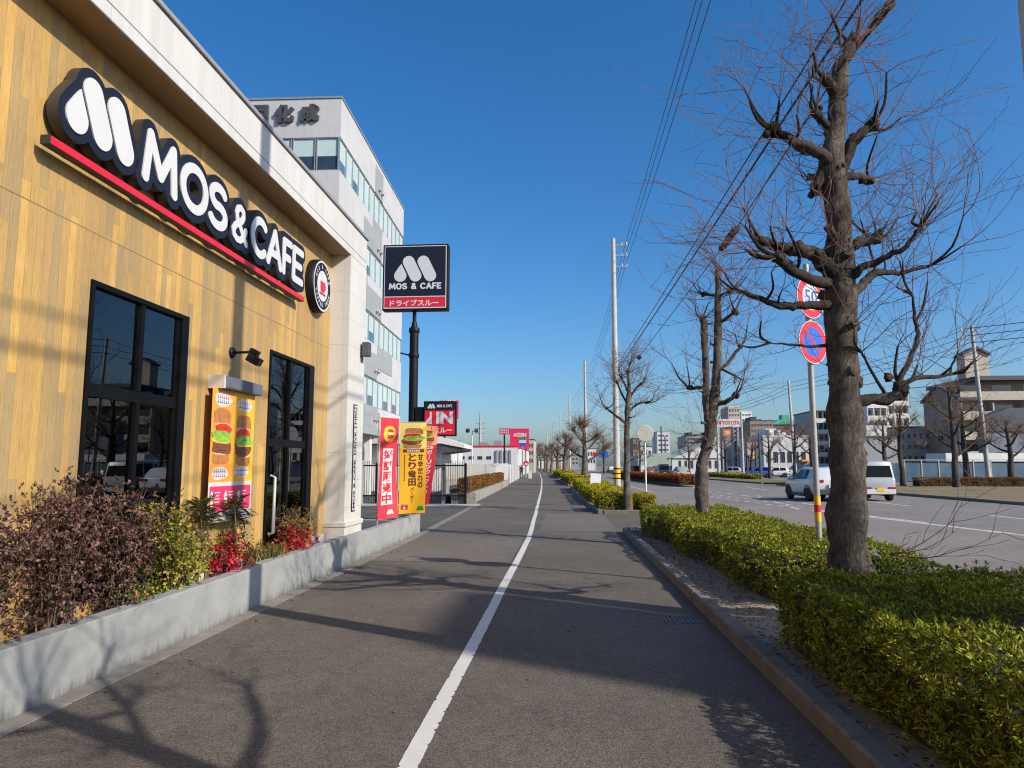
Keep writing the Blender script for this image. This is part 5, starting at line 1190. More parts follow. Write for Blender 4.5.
# ------------------------------------------------------------------ banner flags
def flag(label, px, py, rz, top, hgt, wid, base, bands, drawer, mats, curl=.05, skew=0, z0=.30, gathered=0):
    """nobori banner: pole, cross rod, cloth with a soft billow; drawing in cloth coordinates a: 0..wid, b: 0..hgt"""
    t = thing('banner_flag', label, 'banner', (px, py, z0), 'nobori banners in the planter')
    m = MB(); m.tube([(px, py, z0 - .1), (px, py, top + .05)], .014, 8); m.lathe([(.02, top + .05), (.022, top + .08), (.01, top + .1)], (px, py, 0), n=8); m.build('pole', 'galvanised', t)
    c, s = math.cos(rz), math.sin(rz)
    def fn(a, b, d):
        q = 1 - b / hgt; aw = a * (1 - gathered * math.sin(q * 2.4) * .5)
        w = curl * math.sin(q * 5 + a * 5) * (a / wid) * (.3 + q) + .02 * math.sin(a * 22 + q * 4) * gathered * 2 + d
        a2 = aw + skew * q * q
        return (px + .03 + a2 * c + w * s, py + a2 * s - w * c, top - hgt + b + .03 * (a / wid) * q)
    m = MB(); us = yr(0, wid, 10); vs_ = yr(0, hgt, 28)
    for b0, b1, mi in bands:
        m.m = mi; m.grid(lambda b, a: fn(a, b, 0), yr(b0, b1, max(4, int((b1 - b0) / .07))), us)
    m.sm = [True] * len(m.sm); cl = m.build('cloth', mats, t)
    m = MB(); m.tube([fn(a, hgt + .012, 0) for a in (-.03, wid * .5, wid)], .008, 6)
    for b in yr(.1, hgt - .1, 4): m.tube([(px, py, top - hgt + b), fn(.01, b, 0)], .012, 5)
    m.build('cross_rod', 'white_paint', t)
    m = MB(); drawer(m, fn); m.build('print', FM, cl); return t
FM = ['sign_white', 'print_brown', 'banner_yellow', 'sign_red', 'bun', 'bun_edge', 'tomato', 'lettuce', 'patty', 'cheese', 'banner_cream', 'sign_green']
def burger_on(m, fn, cx, cz, w, h, k, e=.0015):
    n0 = len(m.mi); mm = MB(); burger(mm, fn, cx, cz, w, h, k, e); o_ = m.m
    kk = len(m.v); m.v += mm.v; m.f += [tuple(i + kk for i in f) for f in mm.f]; m.mi += [i + 4 for i in mm.mi]; m.sm += mm.sm
def slab(m, fn, a0, a1, b0, b1, d, n=6):
    m.grid(lambda b, a: fn(a, b, d), yr(b0, b1, max(1, int((b1 - b0) / .06))), yr(a0, a1, n))
def d1(m, fn):
    m.m = 0; slab(m, fn, .10, .43, .28, 1.42, .003)
    m.m = 3; text_into(m, '好評販売中', fn, .115, .29, w=.30, h=1.12, bold=.035, d=.006, vertical=True)
    m.m = 2; lump(m, fn, .28, 1.72, .19, .17, .004, 2, amp=.04); m.m = 3; lump(m, fn, .28, 1.72, .15, .10, .006, 2, amp=.03); m.m = 10; slab(m, fn, .16, .40, 1.70, 1.75, .009)
    m.m = 0; mini_logo(m, fn, .28, .08, .10, .006, .08)
def d2(m, fn):
    m.m = 0; lump(m, fn, .3, 1.70, .27, .27, .002, 1, amp=.02); m.m = 10; lump(m, fn, .3, 1.70, .25, .25, .003, 1, amp=.02)
    burger_on(m, lambda a, b, d: fn(a, b, d + .004), .3, 1.68, .43, .42, 2)
    m.m = 1; slab(m, fn, .08, .55, 1.36, 1.43, .003); m.m = 0
    for i in range(6): slab(m, fn, .17 + i * .05, .205 + i * .05, 1.375, 1.415, .006, 1)
    m.m = 1; text_into(m, '甘辛だれの', fn, .41, .55, w=.12, h=.78, bold=.035, d=.004, vertical=True); text_into(m, 'とり竜田', fn, .205, .60, w=.17, h=.74, bold=.035, d=.004, vertical=True); text_into(m, 'バーガー', fn, .25, .22, w=.085, h=.36, bold=.02, d=.004, vertical=True)
    for i in range(16): z = 1.28 - i * .037; slab(m, fn, .105, .13, z, z + .024, .004, 1)
    m.m = 3; slab(m, fn, .05, .20, .09, .21, .004); m.m = 0; slab(m, fn, .06, .19, .185, .20, .006); slab(m, fn, .10, .15, .10, .15, .006)
    m.m = 11; mini_logo(m, fn, .41, .06, .10, .006, .08)
def d3(m, fn):
    burger_on(m, lambda a, b, d: fn(a, b, d + .002), .28, 1.66, .46, .46, 5)
    m.m = 0; slab(m, fn, .06, .52, 1.33, 1.40, .003); m.m = 3
    for i in range(6): slab(m, fn, .14 + i * .055, .18 + i * .055, 1.345, 1.385, .006, 1)
    m.m = 0; text_into(m, 'ガーリックトマトの', fn, .37, .25, w=.14, h=1.06, bold=.035, d=.004, vertical=True); text_into(m, 'とり竜田', fn, .13, .52, w=.18, h=.78, bold=.035, d=.004, vertical=True)
    slab(m, fn, .30, .38, .05, .15, .004)
flag('narrow red banner with white characters, nearest of the three flags by the white pillar', -3.78, 14.1, 1.08, 2.58, 2.05, .56, 0, [(0, 2.05, 0)], d1, ['banner_red'], .05, -.03, .33, .12)
flag('yellow orange banner with a burger at the top, between two red banners', -3.78, 15.8, .04, 2.57, 2.03, .60, 0, [(0, 1.46, 0), (1.46, 2.03, 1)], d2, ['banner_yellow', 'banner_cream'], .055, 0, .33)
flag('red banner with a burger on salmon, partly hidden behind the yellow banner', -3.70, 16.75, .06, 2.52, 1.85, .60, 0, [(0, 1.42, 0), (1.42, 1.85, 1)], d3, ['banner_red', 'banner_salmon'], .07, -.16, .33, .1)
# ------------------------------------------------------------------ fence, low wall, block wall beyond the drive
t = thing('picket_fence', 'black metal picket fence across the end of the cafe lot', 'fence', (-6.4, 30, 0))
m = MB()
for i in range(44):
    x = -8.62 + i * .1; m.box((x - .009, 29.99, .12), (x + .009, 30.01, 1.82))
m.build('pickets', 'black_metal', t)
for z in (.35, 1.62): m = MB(); m.box((-8.7, 29.975, z - .03), (-4.25, 30.025, z + .03)); m.build('rail', 'black_metal', t)
for x in (-8.1, -6.2, -4.28): m = MB(); m.box((x - .05, 29.95, -.05), (x + .05, 30.05, 1.72), bev=.006); m.build('post', 'black_metal', t)
t = thing('fence_end_pillar', 'dark grey square pillar at the left end of the black fence', 'pillar', (-8.85, 29.9, 0)); m = MB(); m.box((-9.1, 29.7, -.05), (-8.68, 30.1, 1.78), bev=.01); m.m = 1; m.box((-9.12, 29.68, 1.782), (-8.66, 30.12, 1.82)); m.build('shaft', ['grey_sheet', 'concrete'], t)
t = thing('retaining_wall', 'low stained concrete wall holding the brown hedge along the path', 'wall', (-4.3, 45, 0))
m = MB(); ys = yr(30.1, 61, 16)
for a, b in zip(ys, ys[1:]): m.prism([(-3.84 + off(a), a + .004), (-3.67 + off(a), a + .004), (-3.67 + off(b), b - .004), (-3.84 + off(b), b - .004)], lambda x, y, d: (x, y, d), -.05, .46 + .01 * math.sin(a))
m.prism([(-4.9, 30.1), (-3.845, 30.1), (-3.845, 30.28), (-4.9, 30.28)], lambda x, y, d: (x, y, d), -.05, .455); m.build('wall', 'old_concrete', t)
m = MB(); m.grid(lambda y, a: (-4.8 + off(y) + a * .97, y, .40), ys, (0, 1)); m.build('soil_bed', 'soil', t)
t = thing('block_wall', 'pale concrete block wall behind the brown hedge', 'wall', (-5, 45, 0))
m = MB(); 
for a, b in zip(ys, ys[1:]): m.prism([(-4.95 + off(a), a), (-4.80 + off(a), a), (-4.80 + off(b), b), (-4.95 + off(b), b)], lambda x, y, d: (x, y, d), -.05, 1.72)
m.build('wall', 'block_wall', t)
t = thing('white_end_pier', 'white rendered pier closing the block wall at the end of the hedge', 'pier', (-5.6, 61.6, 0)); xx = off(61.5); m = MB(); m.box((-4.95 + xx, 61.1, -.05), (-3.72 + xx, 61.5, 1.82), bev=.01); m.build('pier', 'white_paint', t)
t = thing('long_wall', 'long pale wall with white piers running on beside the path', 'wall', (-6, 85, 0))
m = MB(); ys2 = yr(61.6, 118, 20)
for a, b in zip(ys2, ys2[1:]): m.prism([(-3.98 + off(a), a), (-3.80 + off(a), a), (-3.80 + off(b), b), (-3.98 + off(b), b)], lambda x, y, d: (x, y, d), -.05, 1.62)
m.build('wall', 'block_wall', t)
for y in (66, 72, 80, 90, 102): m = MB(); m.box((-4.05 + off(y), y - .3, -.05), (-3.74 + off(y), y + .3, 1.74)); m.build('pier', 'white_paint', t)
# ------------------------------------------------------------------ office block
B_ = Vector((-11.45, 34, 0)); E_ = Vector((-11.9, 50, 0)); ud = (E_ - B_).normalized(); TR = math.atan2(ud.y, ud.x) - math.pi / 2
t = thing('office_block', 'five storey pale grey office block with ribbon windows and dark roof lettering', 'building', B_, None, TR)
HT = 20.5; LEN = 16.1; WD = 22
rows = [(5.15, 6.85), (9.0, 10.7), (12.8, 14.5), (16.62, 18.40)]
m = MB(); zs = [3.6] + [z for r_ in rows for z in r_] + [HT]
for a, b in zip(zs[::2], zs[1::2]): m.box((-WD, 0, a), (0, LEN, b))
m.box((-WD, .35, 0), (-.9, LEN, 3.6))
wl = m.build('wall', 'tower_panel', t, True)
m = MB(); m.box((-WD - .05, -.05, HT + .002), (.05, LEN + .05, HT + .10)); m.build('roof', 'grey_metal', t, True)
m = MB()
for z0, z1 in rows: m.box((-WD + .2, .2, z0 - .01), (-.2, LEN - .2, z1 + .01))
m.build('dark_core', 'pane_dark', t, True)
r4 = random.Random(12)
for ri, (z0, z1) in enumerate(rows):
    n = 12 if ri < 3 else 13; pw = LEN / n
    for i in range(n):
        fr = MB(); y0, y1 = i * pw, (i + 1) * pw; w = .045
        fr.box((-.12, y0, z0), (-.02, y0 + w, z1)); fr.box((-.12, y1 - w, z0), (-.02, y1, z1)); fr.box((-.12, y0 + w, z0), (-.02, y1 - w, z0 + w)); fr.box((-.12, y0 + w, z1 - w), (-.02, y1 - w, z1))
        o = fr.build('window', 'grey_metal', t, True)
        g = MB(); s = r4.choice((0, 0, 0, .35, .0)) * (z1 - z0); g.m = 0; g.box((-.09, y0 + w, z0 + w + s), (-.08, y1 - w, z1 - w)); g.m = 1
        if s: g.box((-.09, y0 + w, z0 + w), (-.08, y1 - w, z0 + w + s - .01))
        g.build('pane', ['blind_teal', 'pane_blue'], o, True)
for ri in (2, 3):
    z0, z1 = rows[ri]
    for i in range(6):
        x1 = -i * 1.25 - .05; x0 = x1 - 1.2; w = .05; fr = MB(); fr.box((x0, .02, z0), (x0 + w, .12, z1)); fr.box((x1 - w, .02, z0), (x1, .12, z1)); fr.box((x0 + w, .02, z0), (x1 - w, .12, z0 + w)); fr.box((x0 + w, .02, z1 - w), (x1 - w, .12, z1)); o = fr.build('window', 'grey_metal', t, True)
        g = MB(); s = (.42, .42, 0, .3, 0, 0)[i] * (z1 - z0); g.m = 0; g.box((x0 + w, .08, z0 + w + s), (x1 - w, .09, z1 - w)); g.m = 1
        if s: g.box((x0 + w, .08, z0 + w), (x1 - w, .09, z0 + w + s - .01))
        g.build('pane', ['blind_teal', 'pane_dark'], o, True)
for (y0, y1, z0, z1) in ((7.4, 9.4, 18.41, 20.2), (5.0, 9.4, 14.52, 16.0), (7.0, 9.4, 16.0, 16.6), (5.0, 9.6, 10.72, 12.2), (3.0, 6.0, 12.2, 12.78), (4.2, 8.8, 6.87, 8.4), (8.8, 13.0, 7.6, 8.98), (3.4, 9.2, 3.7, 5.13)):
    m = MB(); m.box((.002, y0, z0), (.03, y1, z1)); m.build('grey_panel', 'grey_panel', t, True)
for z in (18.85, 15.0, 11.1, 7.4, 4.4):
    for y in (8.2, 8.9): m = MB(); m.lathe([(.13, .03), (.13, .17), (.11, .2)], (0, y, z), 'X', 12); m.build('vent_hood', 'galvanised', t, True)
m = MB(); f = lambda a, b, d: (a, -d, b)
for ch, x0 in (('成', -2.12), ('化', -3.44), ('国', -4.78), ('四', -6.1)):
    vs, fs = text_pts(ch, 1, .055); lo, hi = vs.min(0), vs.max(0); n = len(vs); w = 1.0
    P = [((p[0] - lo[0]) / (hi[0] - lo[0]) * w + x0, (p[1] - lo[1]) / (hi[1] - lo[1]) * .98 + 19.18) for p in vs]
    m.add([f(a, b, .16) for a, b in P], fs)
    cnt = {}
    for q in fs:
        for a, b in zip(q, q[1:] + q[:1]): cnt[(a, b)] = 1
    ed = [(a, b) for a, b in cnt if (b, a) not in cnt]
    m.add([f(a, b, .02) for a, b in P] + [f(a, b, .16) for a, b in P], [(a, b, n + b, n + a) for a, b in ed])
m.build('roof_lettering', 'dark_metal', t, True)
m = MB(); m.box((-.9, .6, 3.3), (1.0, 9, 3.62)); m.build('canopy', 'grey_panel', t, True)
for y in (2, 5, 8): m = MB(); m.box((.4, y - .2, 0), (.7, y + .2, 3.3)); m.build('column', 'white_paint', t, True)
# ------------------------------------------------------------------ buildings farther off
def win_grid(t, wall, fn, a0, a1, b0, b1, na, nb, fw, fh, mat='pane_dark', frame='grey_metal', d=.02):
    """windows: each a frame with its pane; fn(a, b, d) -> point in the thing's own space"""
    for i in range(na):
        for j in range(nb):
            ca = a0 + (a1 - a0) * (i + .5) / na; cb = b0 + (b1 - b0) * (j + .5) / nb; w = (a1 - a0) / na * fw / 2; h = (b1 - b0) / nb * fh / 2; e = min(w, h) * .12
            m = MB()
            for p in (((ca - w, cb - h), (ca + w, cb - h), (ca + w, cb - h + e), (ca - w, cb - h + e)), ((ca - w, cb + h - e), (ca + w, cb + h - e), (ca + w, cb + h), (ca - w, cb + h)), ((ca - w, cb - h + e), (ca - w + e, cb - h + e), (ca - w + e, cb + h - e), (ca - w, cb + h - e)), ((ca + w - e, cb - h + e), (ca + w, cb - h + e), (ca + w, cb + h - e), (ca + w - e, cb + h - e)), ((ca - e / 2, cb - h + e), (ca + e / 2, cb - h + e), (ca + e / 2, cb + h - e), (ca - e / 2, cb + h - e))): m.prism(p, fn, -.03, d + .05)
            o = m.build('window', frame, t, True)
            m = MB(); m.prism([(ca - w, cb - h), (ca + w, cb - h), (ca + w, cb + h), (ca - w, cb + h)], fn, -.02, d); m.build('pane', mat, o, True)
def front(y0=0): return lambda a, b, d: (a, y0 - d, b)
def block(label, cat, u0, u1, vt, y, depth, mat, rz=0, roof='roof_dark', wins=None, name='building', vb=None, group=None, left=True, wmat='pane_dark', parap=True):
    p = at_y(u0, vt, y); q = at_y(u1, vt, y); w = q.x - p.x; h = p.z
    t = thing(name, label, cat, (p.x, y, 0), group, rz)
    m = MB(); m.box((0, 0, -.1), (w, depth, h)); m.build('wall', mat, t, True)
    m = MB()
    if parap:
        m.box((-.06, -.06, h + .003), (w + .06, depth + .06, h + .25))
        if w > 6 and h > 6: m.box((w * .25, depth * .3, h + .252), (w * .5, depth * .7, h + 1.6)); m.box((w * .7, depth * .4, h + .252), (w * .78, depth * .6, h + 1.0))
    m.build('roof', roof, t, True)
    if wins: na, nb, z0, fw, fh = wins; win_grid(t, None, front(), w * .04, w * .96, z0, h - .4, na, nb, fw, fh, wmat)
    return t, w, h
# --- left, beyond the block wall
t = thing('canopy_hall', 'low white hall with a deep dark underside canopy beyond the fence', 'building', (-14, 44, 0))
xt = at_y(464, 446, 44); xl = at_y(441, 437, 44)
m = MB(); m.box((-17, 45, 0), (xl.x - .1, 54, 2.95)); m.build('wall', 'white_sheet', t)
m = MB(); m.m = 0; m.prism([(-17, 3.0), (xl.x, 3.0), (xt.x, xt.z - .12), (xt.x, xt.z + .12), (xl.x, xl.z), (-17, 4.2)], lambda a, b, d: (a, 44 + d, b), 0, 4); m.build('roof', 'white_sheet', t)
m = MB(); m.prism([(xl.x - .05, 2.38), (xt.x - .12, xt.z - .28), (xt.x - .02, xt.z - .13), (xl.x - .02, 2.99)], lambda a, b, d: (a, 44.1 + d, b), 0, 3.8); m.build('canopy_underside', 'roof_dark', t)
st, w, h = block('long white store hall with a red roof line at the end of the left wall', 'building', 400, 517, 447, 125, 40, 'white_sheet', 0, 'sign_red', None, 'store_hall', parap=False)
m = MB(); m.box((-.1, -.08, h - .05), (w + .1, 40, h + .22)); m.build('roof', 'sign_red', st, True)
for i in range(7): m = MB(); m.box((2 + i * 2.7, 12, h + .222), (3.6 + i * 2.7, 14, h + .9 + .3 * (i % 3))); m.build('roof_unit', 'grey_metal', st, True)
win_grid(st, None, front(), w * .35, w * .80, 2.2, 3.9, 6, 1, .55, .32)
for i in range(4): m = MB(); m.box((w * .82 + i * .8, -.2, 0), (w * .82 + i * .8 + .35, .0, h - .6)); m.build('entrance_column', 'grey_metal', st, True)
p = at_y(510, 428.5, 126.1); q = at_y(529, 449, 126.1)
t = thing('store_sign', 'huge crimson store board with white name lettering above the white hall', 'sign', (p.x, 126.1, q.z))
m = MB(); m.box((p.x, 126.1, q.z), (q.x, 126.9, p.z), bev=.04); m.build('board', 'sign_pink', t)
m = MB(); text_into(m, 'AIZEN', ny(126.09), p.x + (q.x - p.x) * .16, q.z + (p.z - q.z) * .60, w=(q.x - p.x) * .70, h=(p.z - q.z) * .18, bold=.05); m.build('lettering', 'sign_white', t)
for x in (p.x + .5, q.x - .8): m = MB(); m.box((x, 126.4, 0), (x + .3, 126.8, q.z)); m.build('post', 'grey_metal', t)
p = at_y(499.3, 428.3, 100); q = at_y(510, 434.3, 100)
t = thing('roadside_sign', 'small crimson board with pale lettering on a black post', 'sign', (p.x, 100, 0))
m = MB(); m.box((p.x, 100, q.z), (q.x, 100.3, p.z)); m.build('board', 'sign_pink', t); xm = at_y(504.3, 440, 100).x
m = MB(); m.tube([(xm, 100.15, 0), (xm, 100.15, q.z)], .12, 10); m.build('post', 'black_metal', t)
m = MB()
for r_ in range(2):
    for i in range(5): m.box((p.x + .14 + i * .26, 99.985, q.z + .14 + r_ * .34), (p.x + .32 + i * .26, 99.998, q.z + .38 + r_ * .34))
m.build('lettering', 'sign_back', t)
p = at_y(519, 437, 96); q = at_y(526, 446, 96)
t = thing('convenience_sign', 'green, white and blue striped square sign on a grey post', 'sign', (p.x, 96, 0))
m = MB(); hh = (p.z - q.z) / 3
for i, z in enumerate((2, 1, 0)): m.m = i; m.box((p.x, 96, q.z + z * hh), (q.x, 96.25, q.z + (z + 1) * hh - .003))
m.build('board', ['sign_green', 'sign_white', 'sign_blue'], t); m = MB(); m.tube([((p.x + q.x) / 2, 96.12, 0), ((p.x + q.x) / 2, 96.12, q.z)], .09, 8); m.build('post', 'grey_metal', t)
p = at_y(526, 463.5, 92); t = thing('sale_board', 'round red and white sale board standing at the end of the long wall', 'sign', (p.x, 92, 0))
m = MB(); m.m = 0; m.lathe([(.36, 92.0), (.36, 92.08)], (p.x, 0, p.z), 'Y', 20); m.m = 1; m.box((p.x - .16, 91.985, p.z - .2), (p.x + .2, 91.997, p.z + .05), (0, .3, 0)); m.box((p.x + .3, 92.1, -.05), (p.x + .75, 92.15, .95)); m.box((p.x - .03, 92.09, -.05), (p.x + .03, 92.14, p.z)); m.build('board', ['sign_red', 'sign_white'], t)
p = at_y(440, 400.5, 60); q = at_y(458.2, 418.5, 60)
t = thing('red_signboard', 'red board with pale characters rising behind the IN sign', 'sign', (p.x, 60, 0)); m = MB(); m.box((p.x, 60, q.z), (q.x, 60.25, p.z)); m.build('board', 'sign_pink', t)
m = MB(); m.tube([((p.x + q.x) / 2 - .4, 60.12, 0), ((p.x + q.x) / 2 - .4, 60.12, q.z)], .1, 10); m.build('post', 'black_metal', t)
m = MB()
for i in range(4): m.box((q.x - .5, 59.985, p.z - .2 - i * .36), (q.x - .2, 59.997, p.z + .08 - i * .36 - .05)); m.box((q.x - .95, 59.985, p.z - .2 - i * .36), (q.x - .65, 59.997, p.z + .05 - i * .36 - .05))
m.build('lettering', 'bun_edge', t)
p = at_y(472.3, 431, 70); t = thing('floodlight', 'white twin floodlight on a slim post beyond the block wall', 'street lamp', (p.x, 70, 0))
m = MB(); m.tube([(p.x, 70, 0), (p.x, 70, p.z)], .05, 8); m.box((p.x - .45, 69.97, p.z - .05), (p.x + .45, 70.03, p.z + .01)); m.build('post', 'white_paint', t)
for s in (-1, 1): m = MB(); m.box((p.x + s * .42 - .17, 69.7, p.z - .12), (p.x + s * .42 + .17, 70.05, p.z + .2), (.5, 0, s * .3), bev=.03); m.build('lamp_head', 'dark_metal', t)
p = at_y(480.5, 411, 210); t = thing('radio_mast', 'pale tapering radio mast with short cross arms above the store roof', 'mast', (p.x, 210, 0))
m = MB(); m.tube([(p.x, 210, 0), (p.x, 210, p.z)], [.75, .22], 8); m.build('mast', 'galvanised', t); m = MB()
for z in (.62, .70, .78): m.box((p.x - 1.5, 209.9, p.z * z), (p.x + 1.5, 210.1, p.z * z + .25))
m.build('arm', 'galvanised', t)
block('narrow beige block of flats rising right of the crimson store board', 'building', 528.5, 534, 440, 170, 12, 'beige_tile', 0, 'roof_dark', (2, 3, 2, .5, .5))
block('low dark brown house near the vanishing point of the path', 'house', 525, 532.5, 455, 200, 10, 'brown_tile', 0, 'roof_brown', (2, 1, 2, .4, .5), 'house')
r5 = random.Random(8)
for i, (u0, u1, v, y, mat, lb) in enumerate(((538, 545, 461, 420, 'pale_tile', 'tiny pale block under the far poles'), (546, 553, 459.5, 380, 'beige_tile', 'tiny beige block behind the far row of trees'), (554, 566, 458, 330, 'beige_tile', 'far pale shed beyond the third utility pole'), (568, 579, 456, 300, 'grey_sheet', 'far grey block left of the short bushy tree'), (587, 596, 449, 260, 'pale_tile', 'far pale shop right of the short bushy tree'), (633, 640, 439, 170, 'brown_tile', 'dark brown narrow block behind the mid sized bare tree'), (640, 652, 447, 190, 'pale_tile', 'pale block behind the blank round sign'))):
    block(lb, 'building', u0, u1, v, y, 14, mat, 0, 'roof_dark', (3, 2, 2, .55, .5) if y < 310 else None)
# signs far along the road
p = at_y(598.5, 451.5, 230); q = at_y(608, 457.5, 230); t = thing('blue_roadside_sign', 'dark blue roadside signboard far beyond the white board', 'sign', (p.x, 230, 0))
m = MB(); m.box((p.x, 230, q.z), (q.x, 230.4, p.z)); m.build('board', 'sign_blue', t); 
for x in (p.x + 1, q.x - 1.3): m = MB(); m.box((x, 230.1, 0), (x + .3, 230.4, q.z)); m.build('post', 'grey_metal', t)
p = at_y(592.5, 452.5, 228); q = at_y(598, 456, 228); t = thing('red_roadside_sign', 'small red board just left of the dark blue roadside signboard', 'sign', (p.x, 228, 0))
m = MB(); m.box((p.x, 228, q.z), (q.x, 228.4, p.z)); m.build('board', 'sign_red', t); m = MB(); m.tube([((p.x + q.x) / 2, 228.2, 0), ((p.x + q.x) / 2, 228.2, q.z)], .15, 8); m.build('post', 'grey_metal', t)
# --- across the road
t, w, h = block('white gabled shop hall with a pale green lean-to roof across the road', 'building', 672, 724, 458, 150, 30, 'white_sheet', 0, 'roof_dark', None, 'shop_hall', parap=False)
m = MB(); m.prism([(-.2, h), (w + .2, h), (w + .2, h + 3.4), (w * .75, h + 3.2)], front(), -20, .3); m.build('gable', 'white_sheet', t, True)
m = MB(); m.prism([(-.6, h - .1), (w * .75, h + 3.25), (w * .75, h + 3.5), (-.6, h + .15)], front(), -20, .5); m.prism([(-7, h - 1.6), (-.2, h - 1.6), (-.2, h + 1.2), (-7, h + .6)], front(), -20, .2); m.build('roof', 'roof_pale', t, True)
win_grid(t, None, front(), 1, w - 1, .6, h, 7, 1, .4, .6)
block('tall thin white block behind the white gabled shop hall', 'building', 657, 669.5, 432, 230, 14, 'white_sheet', 0, 'grey_metal', (3, 6, 3, .5, .35))
block('grey stepped office building left of the pylon sign', 'building', 686, 705, 436, 260, 20, 'grey_panel', 0, 'roof_dark', (6, 6, 4, .9, .4))
block('tall beige and white tower behind the car maker name board', 'tower', 728, 740, 407, 330, 16, 'beige_tile', 0, 'white_paint', (4, 10, 6, .5, .45))
block('white stair tower joined to the right of the tall beige tower', 'tower', 740.2, 751.5, 411.5, 333, 14, 'pale_tile', 0, 'white_paint', (3, 9, 6, .7, .3))
block('dark glassy office block right of the grey pylon column', 'building', 733, 750, 421, 240, 18, 'grey_sheet', 0, 'roof_dark', (4, 9, 3, .8, .5))
block('brown grey flats with a flat roof left of the green roofed hotel', 'building', 750, 773, 421, 215, 18, 'brown_tile', 0, 'roof_dark', (7, 7, 3, .6, .4))
t, w, h = block('brown hotel with a bright green hipped roof', 'building', 772, 810, 424.5, 220, 18, 'roof_brown', 0, 'roof_dark', (8, 6, 3, .55, .4), parap=False)
m = MB(); m.add([(-.4, -.4, h), (w + .4, -.4, h), (w + .4, 18.4, h), (-.4, 18.4, h), (w * .35, 6, h + 1.9), (w * .75, 6, h + 1.9), (w * .75, 12, h + 1.9), (w * .35, 12, h + 1.9)], [(0, 1, 5, 4), (1, 2, 6, 5), (2, 3, 7, 6), (3, 0, 4, 7), (4, 5, 6, 7), (3, 2, 1, 0)]); m.box((w * .45, 7, h + 1.9), (w * .65, 10, h + 3.4)); m.build('roof', 'roof_green', t, True)
t, w, h = block('white box shaped shop with two round tanks on its roof', 'building', 763, 808, 437, 118, 16, 'white_sheet', 0, 'white_paint', (6, 1, .2, .6, .3))
for i, x in enumerate((1.8, 3.2)): m = MB(); m.lathe([(.05, h + .25), (.5, h + .3), (.62, h + .8), (.5, h + 1.25), (.05, h + 1.4)], (x, 3, 0), n=16); m.build('tank', 'galvanised', t, True)
m = MB(); m.box((w * .8, -1.0, 2.3), (w, -.01, 2.6)); m.build('awning', 'print_orange', t, True)
# car maker pylon
p = at_y(718, 419, 135); q = at_y(740.5, 426.8, 135)
t = thing('dealer_pylon', 'white car dealer name board in red letters over a grey column with an orange square', 'sign', (p.x, 135, 0))
m = MB(); m.box((p.x, 135, q.z), (q.x, 135.5, p.z)); b = m.build('board', 'sign_white', t); m = MB(); text_into(m, 'TOYOTA', ny(134.985), p.x + .75, q.z + .38, w=3.2, h=.72, bold=.03); m.prism([(p.x + .2, q.z + .4), (p.x + .55, q.z + .4), (p.x + .55, q.z + 1.1), (p.x + .2, q.z + 1.1)], ny(134.985), 0, .01); m.build('lettering', 'sign_red', b)
a = at_y(723.3, 436, 135); c = at_y(731.2, 453, 135); m = MB(); m.box((a.x, 134.9, 0), (c.x, 135.4, a.z)); m.box((p.x + .3, 135.1, 0), (p.x + .6, 135.4, q.z)); m.box((q.x - .6, 135.1, 0), (q.x - .3, 135.4, q.z)); m.build('column', 'grey_metal', t)
d = at_y(723.3, 429.5, 135); m = MB(); m.box((a.x, 134.85, a.z + .003), (c.x, 135.45, d.z)); pn = m.build('orange_square', 'sign_orange', t); m = MB(); text_into(m, 'au', ny(134.84), a.x + .35, a.z + .4, w=.8, h=.5, bold=.05); m.build('lettering', 'sign_white', pn)
p = at_y(747, 442, 112); q = at_y(756.5, 455, 112); t = thing('pink_billboard', 'pale pink billboard on dark posts in front of the white shop', 'sign', (p.x, 112, 0))
m = MB(); m.m = 0; m.box((p.x, 112, q.z), (q.x, 112.2, p.z)); m.m = 1; lump(m, ny(111.99), (p.x + q.x) / 2, (p.z + q.z) / 2, .3, .4, 0, 3); m.build('board', ['pale_pink', 'grey_metal'], t)
for x in (p.x + .1, q.x - .25): m = MB(); m.box((x, 112.05, 0), (x + .15, 112.2, q.z)); m.build('post', 'dark_metal', t)
p2 = at_y(749, 456, 112); q2 = at_y(757, 459, 112); m = MB(); m.box((p2.x, 111.9, q2.z), (q2.x, 112.0, p2.z)); m.build('lower_board', 'yellow_band', t)
# blue and white flats behind the near trunk
def flats(label, u0, u1, vt, y, depth, mat, bays, floors, fh, rz=0, bal='pale_tile', loc=None, roofm='roof_dark'):
    p = at_y(u0, vt, y); q = at_y(u1, vt, y); w = q.x - p.x; h = p.z; t = thing('apartment_block', label, 'building', (p.x, y, 0), None, rz)
    m = MB(); m.box((0, 0, -.1), (w, depth, h)); m.build('wall', mat, t, True); m = MB(); m.box((-.2, -1.4, h + .003), (w + .2, depth + .2, h + .3)); m.build('roof', roofm, t, True)
    for k in range(floors):
        z = h - (k + 1) * fh
        if z < -.5: break
        m = MB(); m.box((.05, -1.3, z + .0), (w - .05, -.002, z + .16)); m.box((.05, -1.3, z + .162), (w - .05, -1.18, z + 1.15)); m.build('balcony', bal, t, True)
        for b in range(bays): x = w * (b + .5) / bays; ww = w / bays * .33; m = MB(); m.box((x - ww, -.02, z + .2), (x + ww, .05, z + fh * .82)); m.build('balcony_window', 'pane_dark', t, True)
    m = MB()
    for b in range(bays + 1): x = min(w - .25, max(.0, w * b / bays - .08)); m.box((x, -1.28, 0), (x + .16, -.01, h))
    m.build('partition', mat, t, True); return t, w, h
flats('pale flats with white stepped balconies behind the near trunk', 864, 884, 396, 170, 14, 'pale_tile', 3, 9, 2.9)
flats('pale flats with straight white balconies joined on the right', 884.3, 906, 394, 172, 14, 'pale_tile', 3, 9, 2.9)
